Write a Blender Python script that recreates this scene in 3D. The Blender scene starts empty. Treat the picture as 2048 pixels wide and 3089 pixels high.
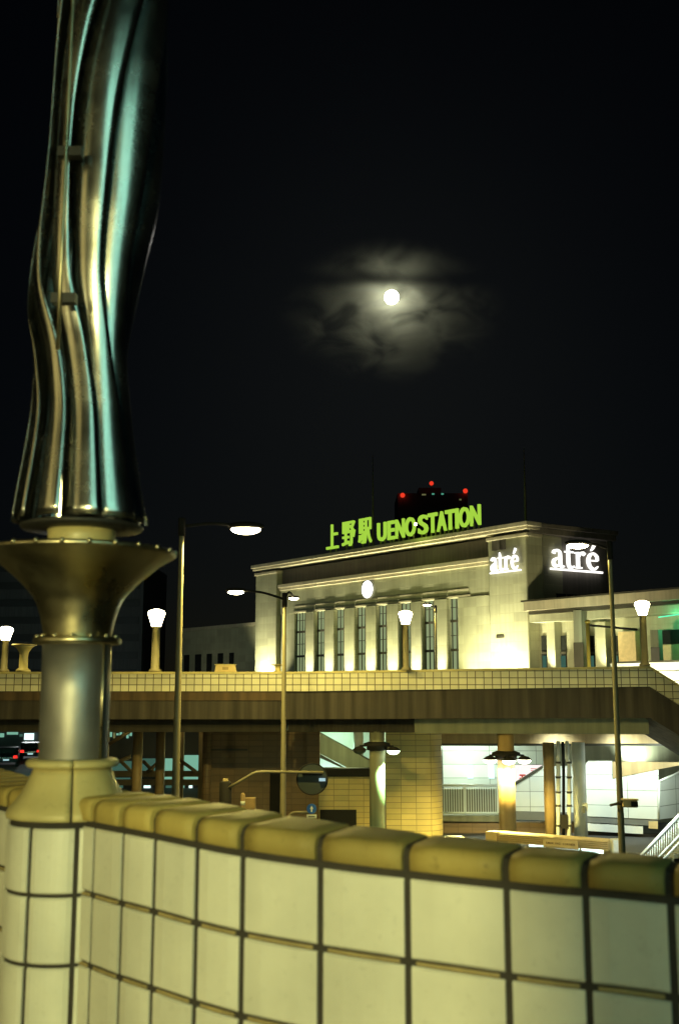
import bpy, bmesh, math, random
from mathutils import Vector, Matrix
random.seed(7)
scene = bpy.context.scene
col = scene.collection
R = math.radians

# ------------------------------------------------------------------ camera model
F, CX, CY, PITCH = 3250.0, 1024.0, 1544.5, math.atan(536/3250)
EYE = Vector((0, 0, 1.65))
STREET = -4.3
cp, sp = math.cos(PITCH), math.sin(PITCH)
def ray(u, v):
    xc, yc = (u-CX)/F, -(v-CY)/F
    return Vector((xc, cp-yc*sp, sp+yc*cp))
def W(u, v, Y):
    d = ray(u, v)
    return EYE + d*(Y/d.y)
def zv(v, Y): return W(CX, v, Y).z
def px(n, v, Y):                       # size in metres of n photo pixels seen at depth Y
    return n/F*Y/ray(CX, v).y

class Plane:                            # a vertical plane: s runs along it, off comes out of it
    def __init__(self, o, a, n):
        self.o, self.a, self.n = Vector((o[0], o[1], 0)), Vector((a[0], a[1], 0)).normalized(), Vector((n[0], n[1], 0)).normalized()
    def hit(self, u, v, off=0.0):
        d = ray(u, v)
        p0 = self.o + self.n*off
        t = (p0-EYE).dot(self.n)/d.dot(self.n)
        p = EYE + d*t
        return (p-p0).dot(self.a), p.z
    def s(self, u, v=1900, off=0.0): return self.hit(u, v, off)[0]
    def z(self, u, v, off=0.0): return self.hit(u, v, off)[1]
    def p(self, s, off, z):
        q = self.o + self.a*s + self.n*off
        return Vector((q.x, q.y, z))

# ------------------------------------------------------------------ materials
def nd(nt, t, **kw):
    n = nt.nodes.new(t)
    for k, v in kw.items(): setattr(n, k, v)
    return n
def mat(name, c, rough=.5, metal=0.0, var=.18, scale=2.0, bump=0.0, streak=0.0, coat=0.0, brick=None, mortar=(.05, .045, .035),
        emit=None, estr=0.0, aniso=0.0, spec=.5, bscale=None, rvar=.12, island=0.0, specks=0.0):
    m = bpy.data.materials.new(name); m.use_nodes = True
    nt = m.node_tree; b = nt.nodes['Principled BSDF']
    tc = nd(nt, 'ShaderNodeTexCoord')
    no = nd(nt, 'ShaderNodeTexNoise'); no.inputs['Scale'].default_value = scale; no.inputs['Detail'].default_value = 6
    no.inputs['Roughness'].default_value = .6
    nt.links.new(tc.outputs['Object'], no.inputs['Vector'])
    mr = nd(nt, 'ShaderNodeMapRange'); mr.inputs[1].default_value = .25; mr.inputs[2].default_value = .75
    mr.inputs[3].default_value = 1-var; mr.inputs[4].default_value = 1+var*.6
    nt.links.new(no.outputs['Fac'], mr.inputs[0])
    fac = mr.outputs[0]
    if streak:
        mp = nd(nt, 'ShaderNodeMapping'); mp.inputs['Scale'].default_value = (2.2, 2.2, .12)
        nt.links.new(tc.outputs['Object'], mp.inputs['Vector'])
        n2 = nd(nt, 'ShaderNodeTexNoise'); n2.inputs['Scale'].default_value = 1.6; n2.inputs['Detail'].default_value = 5
        nt.links.new(mp.outputs[0], n2.inputs['Vector'])
        m2 = nd(nt, 'ShaderNodeMapRange'); m2.inputs[1].default_value = .35; m2.inputs[2].default_value = .68
        m2.inputs[3].default_value = 1-streak; m2.inputs[4].default_value = 1.0
        nt.links.new(n2.outputs['Fac'], m2.inputs[0])
        mm = nd(nt, 'ShaderNodeMath', operation='MULTIPLY')
        nt.links.new(fac, mm.inputs[0]); nt.links.new(m2.outputs[0], mm.inputs[1]); fac = mm.outputs[0]
    if island:                              # every tile comes from its own firing
        ge = nd(nt, 'ShaderNodeNewGeometry'); mi = nd(nt, 'ShaderNodeMapRange'); mi.inputs[3].default_value = 1-island; mi.inputs[4].default_value = 1+island*.4
        nt.links.new(ge.outputs['Random Per Island'], mi.inputs[0])
        mm = nd(nt, 'ShaderNodeMath', operation='MULTIPLY'); nt.links.new(fac, mm.inputs[0]); nt.links.new(mi.outputs[0], mm.inputs[1]); fac = mm.outputs[0]
    if specks:
        n4 = nd(nt, 'ShaderNodeTexNoise'); n4.inputs['Scale'].default_value = 26; n4.inputs['Detail'].default_value = 7; n4.inputs['Roughness'].default_value = .7
        nt.links.new(tc.outputs['Object'], n4.inputs['Vector'])
        m5 = nd(nt, 'ShaderNodeMapRange'); m5.inputs[1].default_value = .58; m5.inputs[2].default_value = .72; m5.inputs[3].default_value = 1; m5.inputs[4].default_value = 1-specks
        nt.links.new(n4.outputs['Fac'], m5.inputs[0])
        mm = nd(nt, 'ShaderNodeMath', operation='MULTIPLY'); nt.links.new(fac, mm.inputs[0]); nt.links.new(m5.outputs[0], mm.inputs[1]); fac = mm.outputs[0]
    mx = nd(nt, 'ShaderNodeMix', data_type='RGBA', blend_type='MULTIPLY'); mx.inputs[0].default_value = 1
    mx.inputs[6].default_value = (*c, 1)
    hs = nd(nt, 'ShaderNodeCombineColor')
    for i in range(3): nt.links.new(fac, hs.inputs[i])
    nt.links.new(hs.outputs[0], mx.inputs[7])
    colout = mx.outputs[2]; height = None
    if brick:
        bw, bh, ms = brick
        sx = nd(nt, 'ShaderNodeSeparateXYZ'); nt.links.new(tc.outputs['Object'], sx.inputs[0])
        cx = nd(nt, 'ShaderNodeCombineXYZ'); nt.links.new(sx.outputs[0], cx.inputs[0]); nt.links.new(sx.outputs[2], cx.inputs[1])
        br = nd(nt, 'ShaderNodeTexBrick'); br.offset = 0; br.squash = 1
        nt.links.new(cx.outputs[0], br.inputs['Vector'])
        br.inputs['Scale'].default_value = 1; br.inputs['Mortar Size'].default_value = ms
        br.inputs['Brick Width'].default_value = bw; br.inputs['Row Height'].default_value = bh
        br.inputs['Mortar Smooth'].default_value = .2; br.inputs['Bias'].default_value = 0
        br.inputs['Color1'].default_value = (1, 1, 1, 1); br.inputs['Color2'].default_value = (.8, .8, .8, 1)
        br.inputs['Mortar'].default_value = (0, 0, 0, 1)
        m3 = nd(nt, 'ShaderNodeMix', data_type='RGBA', blend_type='MULTIPLY'); m3.inputs[0].default_value = 1
        nt.links.new(colout, m3.inputs[6]); nt.links.new(br.outputs['Color'], m3.inputs[7])
        m4 = nd(nt, 'ShaderNodeMix', data_type='RGBA'); nt.links.new(br.outputs['Fac'], m4.inputs[0])
        nt.links.new(m3.outputs[2], m4.inputs[6]); m4.inputs[7].default_value = (*mortar, 1)
        colout = m4.outputs[2]
        inv = nd(nt, 'ShaderNodeMath', operation='SUBTRACT'); inv.inputs[0].default_value = 1
        nt.links.new(br.outputs['Fac'], inv.inputs[1]); height = inv.outputs[0]
    nt.links.new(colout, b.inputs['Base Color'])
    rr = nd(nt, 'ShaderNodeMapRange'); rr.inputs[1].default_value = .3; rr.inputs[2].default_value = .7
    rr.inputs[3].default_value = max(.03, rough-rvar); rr.inputs[4].default_value = min(1, rough+rvar)
    nt.links.new(no.outputs['Fac'], rr.inputs[0]); nt.links.new(rr.outputs[0], b.inputs['Roughness'])
    b.inputs['Metallic'].default_value = metal
    b.inputs['Specular IOR Level'].default_value = spec
    b.inputs['Coat Weight'].default_value = coat; b.inputs['Coat Roughness'].default_value = .12
    if aniso:
        b.inputs['Anisotropic'].default_value = aniso
    if bump or height is not None:
        bp = nd(nt, 'ShaderNodeBump'); bp.inputs['Strength'].default_value = bump or .4; bp.inputs['Distance'].default_value = .02
        if height is not None: nt.links.new(height, bp.inputs['Height'])
        else:
            n3 = nd(nt, 'ShaderNodeTexNoise'); n3.inputs['Scale'].default_value = bscale or scale*6; n3.inputs['Detail'].default_value = 4
            nt.links.new(tc.outputs['Object'], n3.inputs['Vector']); nt.links.new(n3.outputs['Fac'], bp.inputs['Height'])
        nt.links.new(bp.outputs[0], b.inputs['Normal'])
    if emit:
        b.inputs['Emission Color'].default_value = (*emit, 1); b.inputs['Emission Strength'].default_value = estr
    return m
def glow(name, c, s):
    m = bpy.data.materials.new(name); m.use_nodes = True
    nt = m.node_tree; nt.nodes.remove(nt.nodes['Principled BSDF'])
    e = nd(nt, 'ShaderNodeEmission'); e.inputs[0].default_value = (*c, 1); e.inputs[1].default_value = s
    nt.links.new(e.outputs[0], nt.nodes['Material Output'].inputs[0])
    return m

SOD = (1.0, .82, .21)          # sodium lamp
WARM = (1.0, .96, .60)         # building floodlights
TEAL = (.42, 1.0, .80)         # mercury and fluorescent light as the film saw it
M = dict(
 tile=mat('cream_glazed_tile', (.74, .72, .60), .40, var=.16, scale=2.3, streak=.10, bump=.08, bscale=5, coat=.12, island=.12, specks=.14),
 coping=mat('ochre_glazed_coping', (.47, .36, .11), .62, var=.28, scale=2.5, bump=.16, bscale=9, spec=.25, island=.22, specks=.4, streak=.2),
 bell=mat('ochre_ceramic', (.58, .49, .22), .45, var=.2, scale=3.2, bump=.09, bscale=8, coat=.06, specks=.3, streak=.18),
 grout=mat('dark_grout', (.045, .038, .03), .9, var=.4, scale=20, bump=.3),
 ledge=mat('worn_joint_filler', (.36, .28, .12), .7, var=.4, scale=12),
 steel=mat('brushed_steel', (.52, .46, .30), .34, metal=1, var=.2, scale=5, bump=.015, bscale=30),
 shaft=mat('satin_steel_shaft', (.36, .35, .33), .46, metal=.85, var=.16, scale=4, bump=.03, bscale=18),
 petal=mat('polished_steel_petal', (.58, .58, .54), .25, metal=1, var=.16, scale=4, bump=.03, bscale=3, rvar=.06),
 dark=mat('dark_steel', (.035, .033, .03), .5, metal=.4, var=.3),
 pave=mat('paving', (.13, .12, .10), .8, var=.2, scale=1.5, brick=(.3, .3, .008)),
 asphalt=mat('asphalt', (.05, .05, .05), .75, var=.35, scale=.4, bump=.2, bscale=30),
 ptile=mat('far_parapet_tile', (.70, .66, .50), .4, var=.16, scale=.8, brick=(.30, .245, .016), mortar=(.10, .08, .05)),
 concrete=mat('stained_concrete', (.078, .065, .054), .85, var=.3, scale=.9, streak=.6, bump=.15),
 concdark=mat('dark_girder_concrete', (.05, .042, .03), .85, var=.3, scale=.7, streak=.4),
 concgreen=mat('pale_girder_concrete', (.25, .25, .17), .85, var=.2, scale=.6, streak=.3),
 beam=mat('ochre_painted_beam', (.42, .30, .14), .6, var=.2, scale=.9, streak=.3),
 beam2=mat('stained_drip_edge', (.12, .075, .04), .8, var=.3, scale=.9, streak=.5),
 bronze=mat('painted_column', (.40, .27, .12), .5, var=.2, scale=1.5, streak=.3),
 pole=mat('galvanised_pole', (.27, .235, .14), .55, metal=.1, var=.2, scale=2, streak=.25),
 poledark=mat('dark_pole', (.022, .02, .018), .8, var=.25, spec=.2),
 yellowpole=mat('yellow_pole', (.75, .58, .12), .5, var=.2),
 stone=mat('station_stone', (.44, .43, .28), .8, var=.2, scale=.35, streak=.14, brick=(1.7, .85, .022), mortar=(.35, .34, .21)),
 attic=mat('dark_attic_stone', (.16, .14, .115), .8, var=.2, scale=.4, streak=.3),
 cornice=mat('cornice_stone', (.52, .46, .32), .75, var=.2, scale=.5, streak=.2),
 glassdark=mat('dark_glass', (.02, .022, .02), .12, var=.3, scale=.3, spec=.6),
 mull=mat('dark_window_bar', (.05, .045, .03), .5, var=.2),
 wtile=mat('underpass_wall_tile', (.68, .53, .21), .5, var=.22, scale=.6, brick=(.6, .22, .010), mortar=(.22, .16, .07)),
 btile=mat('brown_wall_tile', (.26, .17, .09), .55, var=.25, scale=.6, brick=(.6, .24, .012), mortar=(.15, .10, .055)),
 white=mat('white_panel', (.72, .76, .70), .45, var=.08, scale=.7, brick=(2.2, .62, .010), mortar=(.12, .13, .11)),
 whitep=mat('white_paint', (.75, .77, .72), .45, var=.12, scale=2),
 greyband=mat('grey_band', (.16, .165, .15), .6, var=.2),
 slat=mat('ochre_slat', (.66, .50, .24), .5, var=.2, scale=3),
 rail=mat('white_railing', (.74, .78, .72), .4, var=.1),
 blue=mat('blue_sign_face', (.03, .13, .55), .4, var=.1, scale=6),
 signback=mat('dark_sign_back', (.045, .055, .05), .55, metal=.3, var=.25, scale=3),
 carpaint=mat('black_car_paint', (.012, .012, .014), .25, var=.1, coat=.6),
 rubber=mat('tyre_rubber', (.02, .02, .02), .85, var=.2),
 night=mat('unlit_facade', (.14, .14, .145), .8, var=.2, scale=.12, streak=.3),
 tower=mat('pale_tower_cladding', (.22, .22, .22), .8, var=.1, scale=.05),
 nightband=mat('unlit_facade_band', (.06, .06, .062), .6, var=.2, scale=.2),
 dots=mat('text_paint', (.16, .10, .03), .6, var=.1),
 redpaint=mat('red_paint', (.7, .04, .03), .5, var=.1),
 moonrock=None,
)
G = dict(
 bulb=glow('sodium_bulb', (1, .86, .50), 42), cup=glow('lit_lamp_glass', (1, .88, .55), 24),
 small=glow('small_bulb', (1, .85, .45), 14),
 sign=glow('green_neon', (.34, .60, .05), 1.1), atre=glow('white_sign_light', (1, .97, .92), 1.7),
 clock=glow('lit_clock_face', (1, 1, .92), 3.2), red=glow('red_beacon', (1, .05, .02), .9),
 tail=glow('tail_light', (1, .03, .02), 1.6), tube=glow('fluorescent_tube', (.72, 1, .92), 4.0),
 tealwin=glow('lit_teal_window', (.24, .56, .40), .75), tealdim=glow('dim_teal_window', (.12, .30, .22), .35),
 whitewin=glow('bright_shop_window', (.72, 1, .92), 1.5), greenwin=glow('curtained_lit_window', (.17, .21, .105), 1.5),
 green=glow('green_tube', (.10, .75, .38), 1.6), disc=glow('disc_lamp_glass', (.78, 1, .66), 9),
 hotdisc=glow('hot_disc_lamp_glass', (1, .92, .70), 16), moon=glow('moon_surface', (1, .97, .90), 44),
 officewin=glow('lit_office_window', TEAL, 3.9),
 added_hotelwin=glow('added_amber_window', (1, .80, .26), 1.5),  # glow of the added hotel, for reflections in the petals
 winY=glow('tiny_lit_window', (.5, .5, .2), .25), winT=glow('tiny_teal_window', (.2, .9, .6), .4), plate=glow('lit_white_sign', (1, .86, .84), 1.15),
 eave=glow('lit_car_plate', (.5, .75, .8), .8),
)

# ------------------------------------------------------------------ objects
MW = {}
def thing(name, label, cat, loc=(0, 0, 0), rotz=0.0, group=None):
    o = bpy.data.objects.new(name, None); col.objects.link(o)
    o.empty_display_size = .2
    o.location = loc; o.rotation_euler = (0, 0, rotz)
    MW[o.name] = Matrix.Translation(Vector(loc)) @ Matrix.Rotation(rotz, 4, 'Z')
    o['label'] = label; o['category'] = cat
    if group: o['group'] = group
    return o
def tag(o, label, cat, group=None):
    o['label'] = label; o['category'] = cat
    if group: o['group'] = group
    return o
class MB:
    def __init__(self): self.v, self.f, self.sm = [], [], []
    def add(self, vs, fs, smooth=False):
        n = len(self.v); self.v += [Vector(x) for x in vs]
        self.f += [tuple(i+n for i in f) for f in fs]; self.sm += [smooth]*len(fs); return self
    def box(self, c, s, rz=0.0):
        m = Matrix.Rotation(rz, 3, 'Z'); c = Vector(c)
        vs = [c + m @ Vector((x*s[0]/2, y*s[1]/2, z*s[2]/2)) for z in (-1, 1) for y in (-1, 1) for x in (-1, 1)]
        return self.add(vs, [(0, 2, 3, 1), (4, 5, 7, 6), (0, 1, 5, 4), (2, 6, 7, 3), (0, 4, 6, 2), (1, 3, 7, 5)])
    def pbox(self, pl, s0, s1, o0, o1, z0, z1):
        vs = [pl.p(s, o, z) for z in (z0, z1) for o in (o0, o1) for s in (s0, s1)]
        return self.add(vs, [(0, 2, 3, 1), (4, 5, 7, 6), (0, 1, 5, 4), (2, 6, 7, 3), (0, 4, 6, 2), (1, 3, 7, 5)])
    def prism(self, pts, ext):                # planar polygon of 3d points pushed along ext
        n = len(pts); ext = Vector(ext)
        vs = [Vector(p) for p in pts] + [Vector(p)+ext for p in pts]
        fs = [tuple(range(n)), tuple(range(2*n-1, n-1, -1))] + [(i, i+n, (i+1) % n+n, (i+1) % n) for i in range(n)]
        return self.add(vs, fs)
    def tube(self, pts, r, seg=10, cap=True):
        pts = [Vector(p) for p in pts]; rs = r if isinstance(r, (list, tuple)) else [r]*len(pts)
        vs, fs = [], []; up = None
        for i, p in enumerate(pts):
            t = (pts[min(i+1, len(pts)-1)]-pts[max(i-1, 0)]).normalized()
            if up is None:
                up = t.orthogonal().normalized()
            up = (up - t*up.dot(t)).normalized(); w = t.cross(up)
            for k in range(seg):
                a = 2*math.pi*k/seg
                vs.append(p + (up*math.cos(a)+w*math.sin(a))*rs[i])
        for i in range(len(pts)-1):
            for k in range(seg):
                k2 = (k+1) % seg
                fs.append((i*seg+k, i*seg+k2, (i+1)*seg+k2, (i+1)*seg+k))
        self.add(vs, fs, True)
        if cap:
            n = len(self.v)-len(vs)
            self.f += [tuple(n+k for k in reversed(range(seg))), tuple(n+(len(pts)-1)*seg+k for k in range(seg))]; self.sm += [False]*2
        return self
    def lathe(self, c, prof, seg=48, cap=True, flute=0, fdepth=0.0):
        c = Vector((c[0], c[1], 0)); vs, fs = [], []
        for r, z in prof:
            for k in range(seg):
                a = 2*math.pi*k/seg; rr = r*(1+fdepth*math.cos(flute*a)) if flute else r
                vs.append(c + Vector((rr*math.cos(a), rr*math.sin(a), z)))
        for i in range(len(prof)-1):
            for k in range(seg):
                k2 = (k+1) % seg
                fs.append((i*seg+k, i*seg+k2, (i+1)*seg+k2, (i+1)*seg+k))
        self.add(vs, fs, True)
        if cap:
            n = len(self.v)-len(vs)
            self.f += [tuple(n+k for k in reversed(range(seg))), tuple(n+(len(prof)-1)*seg+k for k in range(seg))]; self.sm += [False]*2
        return self
    def ball(self, c, rx, ry, rz, seg=20, rings=12):
        c = Vector(c); vs, fs = [], []
        for i in range(rings+1):
            t = math.pi*i/rings
            for k in range(seg):
                a = 2*math.pi*k/seg
                vs.append(c+Vector((rx*math.sin(t)*math.cos(a), ry*math.sin(t)*math.sin(a), rz*math.cos(t))))
        for i in range(rings):
            for k in range(seg):
                k2 = (k+1) % seg; fs.append((i*seg+k, (i+1)*seg+k, (i+1)*seg+k2, i*seg+k2))
        return self.add(vs, fs, True)
    def build(self, name, m, parent=None, loc=None, rotz=0.0, bevel=0.0, kind=None, solid=0.0):
        if parent is not None: mw = MW[parent.name]
        else: mw = Matrix.Translation(Vector(loc or (0, 0, 0))) @ Matrix.Rotation(rotz, 4, 'Z')
        inv = mw.inverted()
        me = bpy.data.meshes.new(name)
        me.from_pydata([inv @ x for x in self.v], [], self.f)
        me.polygons.foreach_set('use_smooth', [x and len(f) <= 4 for x, f in zip(self.sm, self.f)])
        bm = bmesh.new(); bm.from_mesh(me)
        bmesh.ops.remove_doubles(bm, verts=bm.verts, dist=1e-6)
        bmesh.ops.recalc_face_normals(bm, faces=bm.faces); bm.to_mesh(me); bm.free()
        me.materials.append(m)
        o = bpy.data.objects.new(name, me); col.objects.link(o)
        if parent is not None: o.parent = parent; MW[o.name] = mw
        else:
            o.location = loc or (0, 0, 0); o.rotation_euler = (0, 0, rotz); MW[o.name] = mw
        if solid:
            md = o.modifiers.new('thickness', 'SOLIDIFY'); md.thickness = solid
        if bevel:
            md = o.modifiers.new('edges', 'BEVEL'); md.width = bevel; md.segments = 2; md.limit_method = 'ANGLE'; md.angle_limit = R(40)
        if kind: o['kind'] = kind
        return o
def lamp(kind, p, power, c, parent=None, aim=None, radius=.1, cone=None, blend=.6):
    d = bpy.data.lights.new('lamp_light', kind); d.energy = power; d.color = c; d.shadow_soft_size = radius
    if kind == 'SPOT': d.spot_size = R(cone); d.spot_blend = blend
    o = bpy.data.objects.new('lamp_light', d); col.objects.link(o)
    m = Matrix.Translation(Vector(p))
    if aim is not None: m = m @ (Vector(aim)-Vector(p)).to_track_quat('-Z', 'Y').to_matrix().to_4x4()
    if parent is not None:
        o.parent = parent; m = MW[parent.name].inverted() @ m
    o.matrix_local = m
    return o
def copy_tree(o, loc=None, rotz=None, label=None, parent=None):
    c = o.copy(); col.objects.link(c)
    if parent is not None: c.parent = parent
    if loc is not None: c.location = loc
    if rotz is not None: c.rotation_euler = (0, 0, rotz)
    if label: c['label'] = label
    for ch in list(o.children): copy_tree(ch, parent=c)
    return c
def smooth_path(pts, n=8):
    pts = [Vector(p) for p in pts]; out = []
    for i in range(len(pts)-1):
        p0, p1, p2, p3 = pts[max(i-1, 0)], pts[i], pts[i+1], pts[min(i+2, len(pts)-1)]
        for k in range(n):
            t = k/n
            out.append(.5*((2*p1)+(p2-p0)*t+(2*p0-5*p1+4*p2-p3)*t*t+(3*p1-p0-3*p2+p3)*t**3))
    out.append(pts[-1]); return out
def lerp_tab(tab, x):
    if x <= tab[0][0]: return tab[0][1]
    for (a, b), (c, d) in zip(tab, tab[1:]):
        if x <= c: return b+(d-b)*(x-a)/(c-a)
    return tab[-1][1]
def smooth_tab(tab, x):
    if x <= tab[0][0]: return tab[0][1]
    for i in range(len(tab)-1):
        if x <= tab[i+1][0]:
            (a, b), (c, d) = tab[i], tab[i+1]; t = (x-a)/(c-a)
            m0 = (d-tab[i-1][1])/(c-tab[i-1][0]) if i > 0 else (d-b)/(c-a)
            m1 = (tab[i+2][1]-b)/(tab[i+2][0]-a) if i+2 < len(tab) else (d-b)/(c-a)
            h = c-a
            return (2*t**3-3*t*t+1)*b+(t**3-2*t*t+t)*h*m0+(-2*t**3+3*t*t)*d+(t**3-t*t)*h*m1
    return tab[-1][1]

# ------------------------------------------------------------------ ground
MB().add([(-400, -150, STREET), (400, -150, STREET), (400, 560, STREET), (-400, 560, STREET)], [(0, 1, 2, 3)]).build('street', M['asphalt'], kind='structure')

# ------------------------------------------------------------------ near parapet wall (curved, tiled)
TILE = .28
path_uvY = [(290, 2480, 4.66), (466, 2512, 4.36), (700, 2558, 4.12), (1000, 2600, 3.93), (1300, 2634, 3.776), (1650, 2670, 3.60), (2000, 2700, 3.434)]
kp = [W(*p) for p in path_uvY]
left = [Vector((-3.9, 9.2, 1.09)), Vector((-2.55, 6.95, 1.085)), Vector((-1.75, 5.62, 1.082))]
right = [Vector((2.0, 2.98, .985)), Vector((3.4, 2.35, .98))]
wall_path = smooth_path(left+kp+right, 10)
wp_len = [0.0]
for a, b in zip(wall_path, wall_path[1:]): wp_len.append(wp_len[-1]+(b-a).length)
def wp(s):
    s = max(0, min(wp_len[-1]-1e-6, s))
    for i in range(len(wp_len)-1):
        if s <= wp_len[i+1]:
            t = (s-wp_len[i])/(wp_len[i+1]-wp_len[i]); return wall_path[i].lerp(wall_path[i+1], t)
def wn(s):                              # outward (towards camera) normal
    t = wp(s+.02)-wp(s-.02); n = Vector((t.y, -t.x, 0)).normalized()
    return n
def s_of_u(u):
    best, bs = 1e9, 0
    for i in range(2001):
        s = wp_len[-1]*i/2000; p = wp(s)-EYE
        xc = p.x; dy = p.y*cp+p.z*sp
        d = abs(CX+F*xc/dy-u)
        if d < best: best, bs = d, s
    return bs
js = [s_of_u(u) for u in (283, 370, 466, 594, 731, 964, 1224, 1524, 1763, 2018)]
s0 = js[0]
while s0 > .3: s0 -= .24; js.insert(0, s0)
s1 = js[-1]
while s1 < wp_len[-1]-.35: s1 += .29; js.append(s1)
near = thing('parapet_wall', 'curved cream tiled parapet wall with rounded ochre coping in the foreground', 'wall', (0, 3.9, 0))
js7, js20 = s_of_u(700), s_of_u(2000)
G2 = .0125                              # half a joint
tiles, core, cope, strips = MB(), MB(), MB(), MB()
def slab_strip(mb, sa, sb, za, zb, out, inn, nseg=4, rnd=.008):
    """a tile following the wall: rounded front edge"""
    prof = [(inn, za), (out-rnd, za), (out, za+rnd), (out, zb-rnd), (out-rnd, zb), (inn, zb)]
    vs, fs = [], []; np_ = len(prof)
    for i in range(nseg+1):
        t = i/nseg; s = sa+(sb-sa)*t; p = wp(s); n = wn(s)
        e = rnd if i in (0, nseg) else 0
        for j, (o, z) in enumerate(prof):
            oo = min(o, out-rnd*.6) if e and o > out-rnd*1.5 else o
            q = p + n*oo; vs.append((q.x, q.y, p.z+z))
    for i in range(nseg):
        for j in range(np_):
            j2 = (j+1) % np_; fs.append((i*np_+j, (i+1)*np_+j, (i+1)*np_+j2, i*np_+j2))
    fs += [tuple(range(np_)), tuple(reversed([nseg*np_+j for j in range(np_)]))]
    mb.add(vs, fs)
for a, b in zip(js, js[1:]):
    for r_ in range(3):
        jit = random.uniform(-.0015, .0015)
        slab_strip(tiles, a+G2, b-G2, -.018-TILE*(r_+1)+.014, -.018-TILE*r_-.010, jit, -.03)
        if r_ > 0:                      # raised filler in the horizontal joints
            slab_strip(strips, a+.03, b-.03, -.018-TILE*r_-.006, -.018-TILE*r_+.006, -.004, -.03, rnd=.002)
    # coping: front face, quarter round, flat top, back
    prof = [(-.33, -.01), (.004, 0), (.012, .004), (.013, .052), (.009, .068), (-.002, .082), (-.018, .090), (-.038, .094), (-.30, .098), (-.33, .085)]
    vs, fs, n_ = [], [], len(prof)
    for i in range(5):
        s = a+G2*1.25+(b-a-G2*2.5)*i/4; p = wp(s); n = wn(s); sh = .004 if i in (0, 4) else 0
        k_ = max(0, min(1, (s-js7)/(js20-js7)))
        for o, z in prof:
            if o < -.2: o *= 1-.40*k_
            z *= 1-.12*k_
            q = p+n*(o-sh*(1 if o > -.2 else -1)); vs.append((q.x, q.y, p.z+z-sh*(z > .05)))
    for i in range(4):
        for j in range(n_):
            j2 = (j+1) % n_; fs.append((i*n_+j, (i+1)*n_+j, (i+1)*n_+j2, i*n_+j2))
    fs += [tuple(range(n_)), tuple(reversed([4*n_+j for j in range(n_)]))]
    cope.add(vs, fs, True)
# dark mortar core and base course
def sweep(mb, prof, nseg=90, absz=False):  # follows the wall
    vs, fs, n_ = [], [], len(prof)
    for i in range(nseg+1):
        s = wp_len[-1]*i/nseg; p = wp(s); n = wn(s)
        k_ = max(0, min(1, (s-js7)/(js20-js7)))
        for o, z in prof: vs.append((p.x+n.x*o*(1-.40*k_ if o < -.2 else 1), p.y+n.y*o*(1-.40*k_ if o < -.2 else 1), p.z+z*(1-.12*k_ if z > 0 else 1)))
    for i in range(nseg):
        for j in range(n_):
            j2 = (j+1) % n_; fs.append((i*n_+j, (i+1)*n_+j, (i+1)*n_+j2, i*n_+j2))
    fs += [tuple(range(n_)), tuple(reversed([nseg*n_+j for j in range(n_)]))]
    mb.add(vs, fs)
sweep(core, [(-.325, -1.08), (-.012, -1.08), (-.012, -.006), (-.010, .045), (-.025, .072), (-.05, .082), (-.29, .086), (-.325, .07)])
core.build('mortar_bed', M['grout'], near)
tiles.build('tile_facing', M['tile'], near)
strips.build('joint_filler', M['ledge'], near)
co = cope.build('coping', M['coping'], near)
base = MB()
for i in range(len(js)-1):
    a, b = js[i], js[i+1]
    for q in range(2):
        aa, bb = a+(b-a)*q/2+.006, a+(b-a)*(q+1)/2-.006
        slab_strip(base, aa, bb, -1.06, -.018-TILE*3-.03, .055, -.02, nseg=2)
base.build('base_course', M['bell'], near)

# deck we stand on
dv = [(-30, -40, 0), (30, -40, 0)]
edge = [wp(wp_len[-1]*i/40)-wn(wp_len[-1]*i/40)*.2 for i in range(41)]
top = [(p.x, p.y, 0) for p in reversed(edge)]
poly = [(-30, -40, 0), (30, -40, 0), (30, -14, 0)]+top+[(-16, 28, 0), (-30, 28, 0)]
MB().prism(poly, (0, 0, -.7)).build('pavement', M['pave'], kind='structure')

# ------------------------------------------------------------------ ornamental lamp column on the parapet
YC = 4.99
axis = W(221, 2290, YC); AX = Vector((axis.x, axis.y, 0))
def rp(n, v): return px(n, v, YC)
lp = thing('ornamental_lamp', 'tall steel flame shaped lamp column on a tiled round pier, left foreground', 'lamp post', (AX.x, AX.y, 0))
zc = zv(2462, YC)
pier, piercore, pstrip = MB(), MB(), MB()
PR = .272
angs = [R(a) for a in (-152, -112, -68, -24, 20, 47, 90, 130, 170)]
for r_ in range(3):
    zt = zc-.018-TILE*1.0*r_-.006; zb = zc-.018-TILE*(r_+1)+.010
    for a, b in zip(angs, angs[1:]):
        g = .011/PR; vs, fs = [], []; ns = 8
        for i in range(ns+1):
            t = a+g+(b-a-2*g)*i/ns; e = .005 if i in (0, ns) else 0
            for rr, z in ((PR-.03, zb), (PR-e-.007, zb), (PR-e, zb+.008), (PR-e, zt-.008), (PR-e-.007, zt), (PR-.03, zt)):
                vs.append((AX.x+rr*math.sin(t), AX.y-rr*math.cos(t), z))
        for i in range(ns):
            for j in range(6):
                j2 = (j+1) % 6; fs.append((i*6+j, (i+1)*6+j, (i+1)*6+j2, i*6+j2))
        fs += [tuple(range(6)), tuple(reversed([ns*6+j for j in range(6)]))]
        pier.add(vs, fs)
piercore.lathe(AX, [(PR-.014, .0), (PR-.014, zc+.01)], 48)
pc = piercore.build('pier', M['grout'], lp)
po = pier.build('pier_tile_facing', M['tile'], pc); po.parent = pc
pb = MB().lathe(AX, [(PR+.05, 0), (PR+.05, zc-TILE*3-.07), (PR+.035, zc-TILE*3-.05), (PR-.01, zc-TILE*3-.045)], 48)
pb.build('pier_foot', M['bell'], lp)
def vz(v): return zv(v, YC)
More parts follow.
